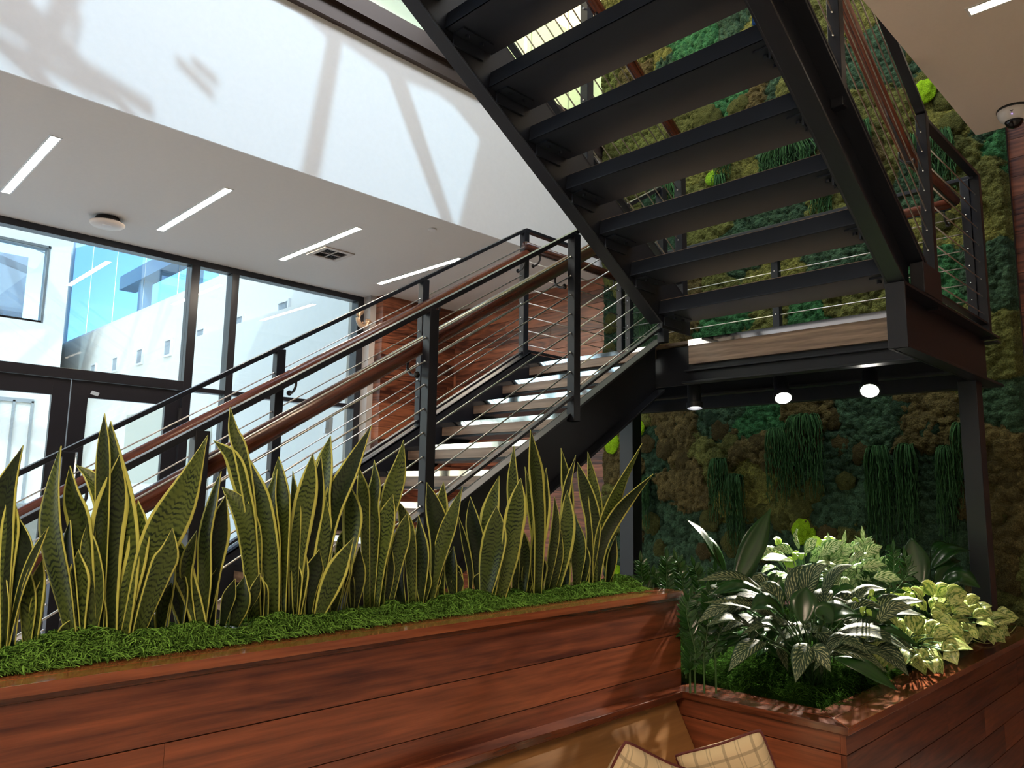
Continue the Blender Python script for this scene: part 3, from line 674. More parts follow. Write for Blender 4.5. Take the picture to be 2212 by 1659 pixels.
# the near railing's cables continue up to the landing
r2 = empty('cable_railing', 'short cable section between the last lower-flight post and the landing', 'railing', None)
for o_ in C8: MB().tube([(3.28, 2.80, rz(3.28)+o_-.01), (4.16, 2.80, rz(4.16)+o_-.01)], .0040, 6).build('cable', cablem, r2, smooth=True)
MB().bar((3.28, 2.80, rz(3.28)-.965), (4.16, 2.80, rz(4.16)-.965), .04, .014).build('bottom_rail', steel, r2); MB().bar((3.28, 2.80, rz(3.28)-.01), (4.16, 2.80, rz(4.16)-.01), .05, .024).build('top_rail', steel, r2)
post(r2, 4.16, 2.785, .99, rz(4.16)-.02)
hz = lambda x: rz(x)-.19
handrail('reddish wood handrail along the window side of the lower flight', [(.62, 3.985, hz(.62)), (4.10, 3.985, hz(4.10))], [(x, 3.985, hz(x)) for x in (1.15, 2.20, 3.25, 4.08)], (0, .075, 0))
handrail('thick wood handrail along the planter side of the lower flight', [(.62, 2.885, hz(.62)), (4.0, 2.885, hz(4.0))], [(x, 2.885, hz(x)) for x in (1.10, 2.17, 3.21)], (0, -.075, 0), .041)
# landing guards
run('level cable railing on the window side of the landing', (4.17, 4.075, 2.07), (5.42, 4.075, 2.07), [5.42], lambda p: 1.0, C8, btm=-.97)
handrail('wood handrail on the window side of the landing', [(4.08, 3.985, 1.90), (5.33, 3.985, 1.90)], [(4.25, 3.985, 1.90), (5.2, 3.985, 1.90)], (0, .075, 0))
run('level cable railing along the moss wall at the back of the landing', (5.42, 1.235, 2.07), (5.42, 4.075, 2.07), [1.29, 2.60, 3.98], lambda p: 1.0, C8, btm=None)
handrail('wood handrail along the back of the landing', [(5.33, 1.36, 1.90), (5.33, 3.985, 1.90)], [(5.33, 1.40, 1.90), (5.33, 2.60, 1.9), (5.33, 3.9, 1.90)], (.075, 0, 0))
run('level cable railing on the lounge side of the landing', (4.42, 1.235, 2.085), (5.45, 1.235, 2.085), [5.43], lambda p: 1.0, C8, btm=-.985)
# upper flight
ru = lambda x: 2.12+SL*(4.40-x)
run('cable railing on the lounge side of the upper flight', (-.9, 1.235, ru(-.9)), (4.42, 1.235, ru(4.42)), [.95, 2.10, 3.24, 4.40], lambda p: max(1.0, zb(p.x)+.30), C8, btm=-.98)
handrail('wood handrail on the lounge side of the upper flight', [(-.9, 1.33, ru(-.9)-.2), (4.15, 1.33, ru(4.15)-.2), (4.45, 1.33, 1.92), (5.30, 1.33, 1.90)], [(3.2, 1.33, ru(3.2)-.2), (4.30, 1.33, 1.93)], (0, -.075, 0))
run('cable railing on the window side of the upper flight', (-.9, 2.60, ru(-.9)), (4.12, 2.60, ru(4.12)), [.95, 2.05, 3.15, 4.10], lambda p: max(1.0, zb(p.x)+.30), C8, btm=-.98)
handrail('wood handrail on the window side of the upper flight', [(-.9, 2.49, ru(-.9)-.2), (4.10, 2.49, ru(4.10)-.2)], [(3.1, 2.49, ru(3.1)-.2), (4.05, 2.49, ru(4.05)-.2)], (0, .075, 0))

# ------------------------------------------------------------------ spot lights under the landing
def spot(x, y, zt_, dirv, lab, power, ang, rec=-.03):
    s = empty('spot_light', lab, 'spot light', 'spot lights under the landing')
    D = Vector(dirv).normalized(); c = Vector((x, y, zt_-.14))
    MB().tube([(x, y, .90), (x, y, zt_-.05)], .008, 8).box(x-.03, x+.03, y-.03, y+.03, zt_+.19-.02, .90).build('stem', steel, s)
    MB().lathe(c, [(0, -.09), (.04, -.09), (.045, -.07), (.045, .045), (.056, .05), (.056, .085), (.048, .085), (.046, .07+rec), (0, .069+rec)], 26, D).build('housing', steel, s, smooth=False)
    MB().lathe(c, [(0, .0705+rec), (.045, .0705+rec)], 24, D).build('lens', spot_e, s)
    l = bpy.data.lights.new('spot', 'SPOT'); l.energy = power; l.spot_size = math.radians(ang); l.spot_blend = .6; l.shadow_soft_size = .03; l.color = (1, .93, .80)
    lo = bpy.data.objects.new('spot_bulb', l); COL.objects.link(lo); lo.location = c+D*.09; lo.rotation_euler = D.to_track_quat('-Z', 'Y').to_euler(); lo.parent = s
    return s
spot(4.50, 1.62, .805, (-.9, -.28, -1), 'round spot light shining under the landing, its lens fully visible', 320, 76, .005)
spot(4.42, 2.11, .80, (-.62, -.42, -1), 'small cylinder spot light under the landing, middle of the three', 250, 48)
spot(4.42, 2.72, .80, (-.12, -.1, -1), 'small dark cylinder spot light under the landing, nearest the lower flight', 60, 110)
# ================================================================== MOSS WALL
mw = empty('moss_wall', 'tall preserved moss wall with mixed green cushion moss behind the landing', 'moss wall')
MX = 6.16
MBK = MB().box(MX, XE-.002, 1.19, 4.82, ZF, 6.5).build('backing', steel_dark, mw)
CT = {'T': (.023, .047, .026), 'G': (.022, .080, .030), 'O': (.062, .066, .018), 'Y': (.088, .088, .022), 'B': (.056, .044, .016), 'D': (.016, .036, .020)}
seeds = """1640 70 Y,1590 60 T,1490 110 G,1430 130 Y,1395 140 B,1700 200 O,1680 180 T,1590 225 G,1640 215 B,1510 250 O,1400 300 O,1650 420 T,1620 400 Y,1500 510 O,1450 530 T,1600 540 T,
1560 600 O,1700 600 Y,1800 590 T,1600 680 G,1660 690 O,1780 660 G,1850 650 O,1900 150 T,1870 250 O,1950 300 O,2010 200 O,2040 260 Y,2100 350 O,2130 300 T,2170 320 G,2160 400 O,2140 480 Y,2170 470 O,
1950 520 Y,1900 560 T,2000 620 G,2060 640 G,2150 560 T,2170 620 T,2100 700 O,2180 700 O,2150 800 O,2190 860 T,2160 950 B,2190 1100 B,2150 1250 B,2200 1280 O,1620 910 G,1560 880 T,1450 920 B,1350 900 O,
1350 1000 B,1470 1050 B,1460 1140 T,1500 1180 T,1620 1060 Y,1550 980 O,1600 960 B,1650 1150 T,1700 1100 O,1700 1200 T,1800 1000 T,1830 1100 T,1870 1180 O,1760 950 B,1900 900 T,2000 1050 T,2040 1200 T,
1950 1150 T,1980 900 B,1330 1100 O,1330 1200 T,1380 620 O,1310 700 D,1400 640 T,1360 560 O,1310 20 O,1380 60 Y,1330 150 O,1850 60 Y,1800 30 O,1780 160 T,1980 420 T,1880 420 O,1840 320 B,1540 330 Y,1700 330 T,1560 440 O,1480 620 B,1950 680 O,1400 1100 T,1420 980 D"""
S = []
for t in seeds.replace('\n', '').split(','):
    a, b_, c = t.split(); P = at(float(a), float(b_), 0, MX); S.append((P.y, P.z, c))
for _ in range(26): S.append((rng.uniform(1.2, 4.8), rng.uniform(4.2, 6.4), 'TGOOYB'[rng.randint(6)]))
SY = np.array([s[0] for s in S]); SZ = np.array([s[1] for s in S]); SK = np.array(['TGOYBD'.index(s[2]) for s in S])
CTA = np.array([CT[k] for k in 'TGOYBD'])
def vnoise(y, z, sc, seed):     # smooth value noise
    r_ = np.random.RandomState(seed).rand(64, 64); Y = y*sc; Z = z*sc; i = np.floor(Y).astype(int); j = np.floor(Z).astype(int); f = Y-i; g = Z-j
    f = f*f*(3-2*f); g = g*g*(3-2*g); G = lambda a, b: r_[a % 64, b % 64]
    return (G(i, j)*(1-f)+G(i+1, j)*f)*(1-g)+(G(i, j+1)*(1-f)+G(i+1, j+1)*f)*g
def worley(y, z, cell, seed):   # bump 0..1 per jittered cell
    r_ = np.random.RandomState(seed).rand(97, 97, 3); Y = y/cell; Z = z/cell; i0 = np.floor(Y).astype(int); j0 = np.floor(Z).astype(int); best = np.full(y.shape, 9.); idv = np.zeros(y.shape)
    for di in (-1, 0, 1):
        for dj in (-1, 0, 1):
            i = i0+di; j = j0+dj; q = r_[i % 97, j % 97]; d = (Y-i-q[..., 0])**2+(Z-j-q[..., 1])**2; mk = d < best; best = np.where(mk, d, best); idv = np.where(mk, q[..., 2], idv)
    return np.clip(1-best*1.25, 0, 1)**.6, idv
st_ = .0088; ys = np.arange(1.185, 4.825, st_); zs = np.arange(ZF+.2, 6.45, st_)
YY, ZZ = np.meshgrid(ys, zs, indexing='ij')
qy = YY+.22*(vnoise(YY, ZZ, 4, 1)-.5)+.10*(vnoise(YY, ZZ, 12, 2)-.5)+.05*(vnoise(YY, ZZ, 40, 41)-.5); qz = ZZ+.22*(vnoise(YY, ZZ, 4, 3)-.5)+.10*(vnoise(YY, ZZ, 12, 4)-.5)+.05*(vnoise(YY, ZZ, 40, 42)-.5)
best = np.full(YY.shape, 1e9); kind = np.zeros(YY.shape, int); second = np.full(YY.shape, 1e9)
for a, b_, k in zip(SY, SZ, SK):
    d = np.hypot(qy-a, qz-b_); mk = d < best; second = np.where(mk, best, np.minimum(second, d)); kind = np.where(mk, k, kind); best = np.where(mk, d, best)
edge = np.clip((second-best)/.05, 0, 1)
b1, id1 = worley(YY, ZZ, .045, 5); b2, id2 = worley(YY, ZZ, .13, 6); b3, id3 = worley(YY, ZZ, .028, 7)
b4, id4 = worley(YY, ZZ, .054, 12)
lump = np.where(np.isin(kind, (2, 4)), .024*b2+.044*b4+.006*b3, np.where(kind == 3, .022*b3+.02*b2, .042*b1+.012*b3))
Hh = .03+lump*(.55+.45*edge)+.03*vnoise(YY, ZZ, 5, 8)
Hh *= np.clip((YY-1.185)/.03, .15, 1)*np.clip((4.82-YY)/.03, .15, 1)
idm = np.where(np.isin(kind, (2, 4)), .5*id2+.5*id4, id1)
colr = CTA[kind]*(0.65+.7*idm[..., None])*(.8+.4*vnoise(YY, ZZ, 9, 9)[..., None])
V = np.stack([MX-Hh, YY, ZZ], -1).reshape(-1, 3); ny, nz_ = YY.shape
I = np.arange(ny*nz_).reshape(ny, nz_); F = np.stack([I[:-1, :-1], I[:-1, 1:], I[1:, 1:], I[1:, :-1]], -1).reshape(-1, 4)
def gridobj(name, V, F, C, mat, parent=None, smooth=True):
    me = bpy.data.meshes.new(name); me.vertices.add(len(V)); me.vertices.foreach_set('co', V.astype('f').ravel())
    me.loops.add(F.size); me.loops.foreach_set('vertex_index', F.astype('i').ravel()); me.polygons.add(len(F))
    me.polygons.foreach_set('loop_start', np.arange(len(F), dtype='i')*F.shape[1])
    if smooth: me.polygons.foreach_set('use_smooth', np.ones(len(F), bool))
    if C is not None:
        ca = me.color_attributes.new('Col', 'FLOAT_COLOR', 'POINT'); ca.data.foreach_set('color', np.concatenate([C, np.ones((len(C), 1))], 1).astype('f').ravel())
    me.materials.append(mat); me.update(calc_edges=True); me.validate(); o = bpy.data.objects.new(name, me); COL.objects.link(o)
    if parent: o.parent = parent
    return o
mo = gridobj('reindeer_moss', V, F, colr.reshape(-1, 3), mossm, mw); mo['kind'] = 'stuff'
# cushion mounds
def mound(y, z, r, col, sq=1.0, name='moss_cushion', lab=None, off=.0):
    nu, nv = 30, 14; th = np.linspace(0, 2*np.pi, nu, endpoint=False); ph = np.linspace(0.02, np.pi*.5, nv); T, Pp = np.meshgrid(th, ph, indexing='ij')
    a = np.sin(Pp)*np.cos(T); b_ = np.sin(Pp)*np.sin(T); h = np.cos(Pp); yy = y+a*r; zz = z+b_*r*sq
    nn = .16*(vnoise(yy+9, zz+h*.1, 60, 21)-.5)+.28*(vnoise(yy+5, zz+h*.1, 22, 22)-.5)
    rr = r*(1+nn); Vv = np.stack([MX-.072-off-h*rr*.45, y+a*rr, z+b_*rr*sq], -1).reshape(-1, 3); I = np.arange(nu*nv).reshape(nu, nv); J = np.roll(I, -1, 0)
    Ff = np.stack([I[:, :-1], I[:, 1:], J[:, 1:], J[:, :-1]], -1).reshape(-1, 4)
    Cc = np.array(col)[None]*(.75+.5*vnoise(Vv[:, 1], Vv[:, 2], 50, 23)[:, None])
    o = gridobj(name, Vv, Ff, Cc, mossm2, mw)
    if lab: o['label'] = lab
    return o
LIME = (.26, .48, .012)
for px, py, r, c, l in ((1742, 1150, 20, LIME, 'bright lime moss cushion'), (1757, 1178, 9, LIME, 'bright lime moss cushion'), (2000, 205, 19, LIME, 'bright lime moss cushion'), (1330, 960, 17, LIME, 'bright lime moss cushion'), (1386, 925, 14, LIME, 'bright lime moss cushion'),
                        (1339, 1238, 13, LIME, 'bright lime moss cushion'), (1545, 390, 13, (.20, .38, .02), 'bright lime moss cushion')):
    P = at(px, py, 0, MX-.05); mound(P.y, P.z, r*P.length/FPX*1.1, c, 1.15, lab=l, off=.035)
ml = """1690 1120 26 O,1790 1160 26 B,1735 1095 28 O,1655 1110 22 O,1560 930 22 B,1540 905 18 D,1600 975 22 B,1640 960 26 B,1580 955 20 O,1670 1000 22 B,1410 1130 22 O,1430 1185 18 O,1385 1160 16 B,1540 1125 26 O,1585 1175 26 O,
1530 1190 24 B,1620 1115 20 O,1475 905 18 D,1400 960 22 B,1440 970 24 B,1380 1010 18 B,1480 1000 20 B,1760 1060 24 O,1700 1060 22 B,1830 1040 20 O,1820 960 20 B,1320 1010 16 B,1318 1060 15 B,1325 1150 16 O,1650 1190 22 O,
2060 270 26 O,2020 165 22 O,2050 215 24 O,1920 230 22 O,1890 215 20 O,1935 270 22 Y,1900 300 18 O,1530 260 30 O,1600 235 26 O,1640 90 16 Y,2180 1250 26 B,2190 1180 20 B,2185 1040 24 B,2160 985 22 B,2150 1110 20 O,2200 960 20 B,2170 1290 20 O,
1480 455 22 O,1545 470 18 O,1860 500 20 O,2040 480 20 O,1320 480 20 D,1345 560 18 O,1335 640 20 D,1325 700 22 O,1320 760 18 O,1700 250 18 O,1345 860 20 D,1860 980 20 B,1800 905 22 B,1750 900 18 B,1950 880 20 D,2010 930 22 D"""
for t in ml.replace('\n', '').split(','):
    a, b_, r, c = t.split(); P = at(float(a), float(b_), 0, MX-.05); col = np.array(CT[c])*(.8+.5*rng.rand()); mound(P.y, P.z, float(r)*P.length/FPX, col, .85+.3*rng.rand())
# hanging amaranth clumps
def clump(px, py, wpx, hpx, n, lab, skew=0, bright=1.0):
    P = at(px, py, 0, MX-.14); s = P.length/FPX; wy, hh = wpx*s, hpx*s; m = MB(); cols = []
    for k in range(n):
        t = rng.rand()-.5; y0 = P.y-t*wy*.45+rng.randn()*.01; z0 = P.z-skew*t*hh*.35+rng.rand()*.03; y1 = P.y-t*wy*1.05; x0 = MX-.07; x1 = MX-.12-rng.rand()*.06
        dn = hh*(.45+.55*rng.rand()); pts = [Vector((x0, y0, z0)), Vector((x1, (y0+y1)/2, z0+.015)), Vector((x1-.01, y1, z0-.09))]; q = 6
        for i in range(1, q+1): pts.append(Vector((x1-.01+rng.randn()*.006, y1+rng.randn()*.007, z0-.09-(dn-.09)*i/q)))
        b0 = len(m.v); pts = spline(pts, 16); m.tube(pts, [.0042*(1-.45*i/15)+.0012*(i % 2) for i in range(16)], 4, cap=False)
        c = np.array((.032, .088, .030))*(.5+rng.rand()*.9)*bright; cols += [c]*(len(m.v)-b0)
    V_ = np.array(m.v); F_ = np.array(m.f); return tag(gridobj('hanging_strands', V_, F_, np.array(cols), strandm, mw), lab)
for a in ((1735, 905, 75, 165, 70), (1675, 935, 50, 150, 50), (1552, 1000, 40, 135, 45), (1588, 1035, 36, 160, 50), (1895, 975, 46, 205, 60), (1955, 970, 38, 190, 45), (2040, 975, 30, 190, 35), (2078, 925, 40, 160, 40),
          (1395, 1040, 22, 110, 26), (1700, 315, 110, 90, 80), (1770, 400, 40, 110, 36), (1810, 300, 46, 110, 45), (1862, 270, 34, 130, 35), (2030, 290, 44, 120, 55), (1975, 300, 24, 90, 24), (1555, 385, 30, 70, 26), (1400, 600, 40, 140, 40), (1440, 405, 60, 70, 45), (1560, 330, 40, 60, 30)):
    clump(*a, 'trailing green amaranth strands')

# ================================================================== PLANTERS
ZP, ZW = -.405, -.79        # tops of the tall and the low planter caps
XP, YP0, YP1 = 2.925, 1.867, 2.262
XW, YW0, XWE = 2.813, 1.145, 5.96
def cap_run(m, x0, x1, y0, y1, z, th=.024, alongx=True, splits=2):
    for i in range(splits):
        if alongx: m.box(x0, x1, y0+(y1-y0)*i/splits, y0+(y1-y0)*(i+1)/splits-.0015, z-th, z)
        else: m.box(x0+(x1-x0)*i/splits, x0+(x1-x0)*(i+1)/splits-.0015, y0, y1, z-th, z)
pt_ = empty('wood_planter', 'long tall reddish wood plank planter box holding the snake plants', 'planter')
m = MB(); cap_run(m, -3.0, XP-.13, YP0, YP0+.128, ZP); cap_run(m, -3.0, XP-.13, YP1-.128, YP1, ZP)
def trap(m, P, z, th):
    c = [(x, y, z-th) for x, y in P]+[(x, y, z) for x, y in P]; m.hexa(c)
trap(m, [(XP-.128, YP0+.128), (XP-.064, YP0+.064), (XP-.064, YP1-.064), (XP-.128, YP1-.128)], ZP, .024)
trap(m, [(XP-.0625, YP0+.0625), (XP, YP0), (XP, YP1), (XP-.0625, YP1-.0625)], ZP, .024)
trap(m, [(XP-.1285, YP0+.064), (XP-.1285, YP0), (XP-.002, YP0), (XP-.0655, YP0+.064)], ZP, .024)
trap(m, [(XP-.1285, YP0+.128), (XP-.1285, YP0+.0655), (XP-.065, YP0+.0655), (XP-.1285, YP0+.1275)], ZP, .024)
m.build('planter_cap', W_cap, pt_, bevel=.002)
YF = YP0+.014
m = MB(); m.box(-3, XP-.012, YF-.005, YF+.02, ZP-.038, ZP-.0245)
m.build('cap_trim', W_cap, pt_, bevel=.0015)
m = MB(); z = -.4445; row = 0; bh = .141
while z > ZF+.02:
    zz = max(z-bh+.003, ZF); brks = [-3, -1.15+.5*(row % 3), .757 if row == 1 else 4, XP-.012]; brks = sorted(b for b in brks if b <= XP)
    for a, b_ in zip(brks[:-1], brks[1:]): m.box(a+.0006, b_-.0006, YF, YF+.02, zz, z, {0: .30, 1: .80, 2: .50}.get(row, None))
    m.box(XP-.032, XP-.012, YF+.021, YP1-.014, zz, z); m.box(-3, XP-.012, YP1-.034, YP1-.014, zz, z)
    z -= bh; row += 1
m.build('planter_boards', W_pl, pt_, bevel=.0012)
MB().box(-3, XP-.033, YF+.022, YP1-.036, ZF, ZP-.05).build('soil', plain('soil', (.02, .014, .008), 1, 0, .3, .6, 40), pt_)

pw_ = empty('wood_planter', 'low reddish wood plank planter box holding the mixed leafy plants by the spot light', 'planter')
CW = .165; m = MB()
trap(m, [(XW, YW0+.0), (XW+CW/2, YW0+CW/2), (XW+CW/2, 1.868), (XW, 1.868)], ZW, .028); trap(m, [(XW+CW/2+.001, YW0+CW/2+.001), (XW+CW, YW0+CW), (XW+CW, 1.868), (XW+CW/2+.001, 1.868)], ZW, .028)
trap(m, [(XW+.002, YW0), (XWE, YW0), (XWE-CW/2, YW0+CW/2), (XW+CW/2+.002, YW0+CW/2)], ZW, .028); trap(m, [(XW+CW/2+.003, YW0+CW/2+.0015), (XWE-CW/2, YW0+CW/2+.0015), (XWE-CW, YW0+CW), (XW+CW+.002, YW0+CW)], ZW, .028)
m.box(XWE-CW, XWE, YW0+CW, 3.66, ZW-.028, ZW); m.box(XW+.2, XWE-CW, 3.60, 3.70, ZW-.028, ZW)
m.box(-3, XW+CW*.0, 1.81, YF-.001, ZW-.028, ZW)
m.build('planter_cap', W_cap, pw_, bevel=.002)
YWF = YW0+.014; XWF = XW+.014
m = MB(); z = ZW-.0285; row = 0
while z > -1.79:
    h = .0715 if row == 0 else .141; zz = max(z-h+.003, -1.8)
    m.box(XWF, XWF+.02, YWF+.0205, 1.868, zz, z)
    br = [XWF, XWF+.62+.5*(row % 2), XWF+1.7+.35*((row+1) % 3), 5.95]
    for a, b_ in zip(br[:-1], br[1:]): m.box(a, b_-.0008, YWF, YWF+.02, zz, z, {0: .35, 1: .2}.get(row, None))
    z -= h; row += 1
m.build('planter_boards', W_pl, pw_, bevel=.0012)
MB().box(XWF+.021, XWE-.03, YWF+.022, 1.866, ZF, ZW-.05).box(XP+.002, XWE-.03, 1.866, 2.70, ZF, ZW-.05).build('soil', plain('soil_dark', (.02, .014, .008), 1, 0, .3, .6, 40), pw_)

# green moss strands bedding the planters
def bedding(name, lab, x0, x1, y0, y1, z, n, col, over=.012, hump=.03, seed=3):
    r_ = np.random.RandomState(seed); stp = .02; xs = np.arange(x0, x1, stp); yv = np.arange(y0, y1+.001, stp*.7); X_, Y_ = np.meshgrid(xs, yv, indexing='ij')
    tp = lambda y: np.clip((np.asarray(y)-y0+.004)/.06, 0, 1)**.7
    hf = lambda x, y: z-.012+.014*tp(y)+tp(y)*hump*(vnoise(np.asarray(x)+20, np.asarray(y)+20, 9, 31)-.25)+tp(y)*.4*hump*(vnoise(np.asarray(x)+20, np.asarray(y)+20, 28, 32)-.5)
    Z_ = hf(X_, Y_); ed = np.minimum.reduce([X_-xs[0], xs[-1]-X_, Y_-yv[0], yv[-1]-Y_]); Z_ = np.where(ed < .018, z-.016+ed*.3, Z_)
    V_ = [np.stack([X_, Y_, Z_], -1).reshape(-1, 3)]; I = np.arange(X_.size).reshape(X_.shape)
    F_ = [np.stack([I[:-1, :-1], I[1:, :-1], I[1:, 1:], I[:-1, 1:]], -1).reshape(-1, 4)]; c0 = np.array(col)
    C_ = [np.tile(c0*.30, (X_.size, 1))]
    # curled strands, each a bent 5-segment strip with a raised middle
    K = 8; x = r_.uniform(x0-over, x1+over, n); y = np.clip(r_.uniform(y0-.02, y1+.02, n)+0*x, y0-.004-.012*r_.rand(n), y1+.012); a = r_.uniform(0, 6.28, n); L_ = r_.uniform(.03, .07, n); cv = r_.uniform(-70, 70, n); hp = r_.uniform(.002, .014, n); wd = r_.uniform(.0005, .0011, n)
    px_, py_ = x.copy(), y.copy(); pts = []
    for i in range(K):
        t = i/(K-1); pts.append(np.stack([px_, py_, hf(px_, py_)+.003+hp*4*t*(1-t)+r_.rand(n)*.003], -1)); px_ = px_+np.cos(a)*L_/K; py_ = py_+np.sin(a)*L_/K; a = a+cv*L_/K
    pts = np.stack(pts, 1); d = np.gradient(pts, axis=1); sidev = np.stack([-d[..., 1], d[..., 0], np.zeros_like(d[..., 0])], -1); sidev /= np.linalg.norm(sidev, axis=-1, keepdims=True)+1e-9
    sidev[..., 2] = .7; A = pts-sidev*wd[:, None, None]; B = pts+sidev*wd[:, None, None]; Q = np.stack([A, B], 2).reshape(-1, 3); off = X_.size
    idx = off+np.arange(n*K*2).reshape(n, K, 2); F_.append(np.stack([idx[:, :-1, 0], idx[:, 1:, 0], idx[:, 1:, 1], idx[:, :-1, 1]], -1).reshape(-1, 4)); V_.append(Q)
    cc = c0*(.35+1.4*r_.rand(n, 1)); C_.append(np.repeat(cc, K*2, 0))
    return tag(gridobj(name, np.concatenate(V_), np.concatenate(F_), np.concatenate(C_), bedm), lab, 'moss', None, 'stuff')
bedm = vcolmat('bedding_moss', .95, 90, .3, 0.0)
bedding('green_moss', 'curly green moss bedding the snake plants in the tall planter', -.9, XP-.13, YP0+.128, YP1-.128, ZP+.012, 26000, (.085, .175, .028), over=.0, hump=.05)
bedding('green_moss', 'curly green moss under the leafy plants in the low planter', XW+CW, XWE-CW, YW0+CW, 2.5, ZW+.005, 16000, (.024, .058, .009), seed=5, hump=.05)

# ================================================================== SNAKE PLANTS
HF = Vector((cF.x, cF.y, 0)).normalized(); HR = Vector((HF.y, -HF.x, 0)); UP = Vector((0, 0, 1))
def leaf_px(m, pts, wpx, prof='snake', base=None, twist=None, lean=0, zb_=ZP+.01, ylim=(YP0+.15, YP1-.15), fold=.28, nseg=18, r=None):
    """pts: pixel path base->tip; the blade stands in the vertical plane through its base facing the eye, twisted by an angle"""
    b0 = ray(*pts[0]); P0 = b0*(zb_/b0.z) if base is None else Vector(base)
    if P0.y < ylim[0]: P0 *= ylim[0]/P0.y
    if P0.y > ylim[1]: P0 *= ylim[1]/P0.y
    dist = P0.dot(HF); W3 = []
    for i, q in enumerate(pts):
        d = ray(*q); t = i/(len(pts)-1); W3.append(d*((dist+lean*t)/d.dot(HF)))
    W3[0].z = min(W3[0].z, zb_+.02)
    if twist is None: twist = random.uniform(-.6, .6)
    pin, ph0, tw2 = random.uniform(0, .13), random.uniform(0, 6), random.uniform(-1.0, 1.0)
    sp = spline(W3, nseg); hw = wpx*.5*sp[0].length/FPX/max(.5, math.cos(twist)); wid = []; side = []; nrm = []
    for i, p in enumerate(sp):
        t = i/(nseg-1)
        if prof == 'snake': w = ((.45+.55*math.sin(min(1, t/.6)*math.pi/2)**1.3) if t < .6 else max(0, 1-((t-.6)/.4)**1.6)**1.1)*(1+pin*math.sin(t*7+ph0))
        elif prof == 'lens': w = math.sin(math.pi*min(1, max(0, (t-.0)/1.0))**.9)**.75 if 0 < t < 1 else 0
        w = max(w, .015); wid.append(hw*w)
        d = (sp[min(i+1, nseg-1)]-sp[max(i-1, 0)]).normalized(); a = twist+tw2*(t-.5); s0 = HR*math.cos(a)+HF*math.sin(a); s = (s0-d*s0.dot(d)).normalized(); side.append(s); nrm.append(s.cross(d)*-1 if s.cross(d).dot(HF) > 0 else s.cross(d))
    m.ribbon(sp, wid, side, nrm, fold, r, 6); return m
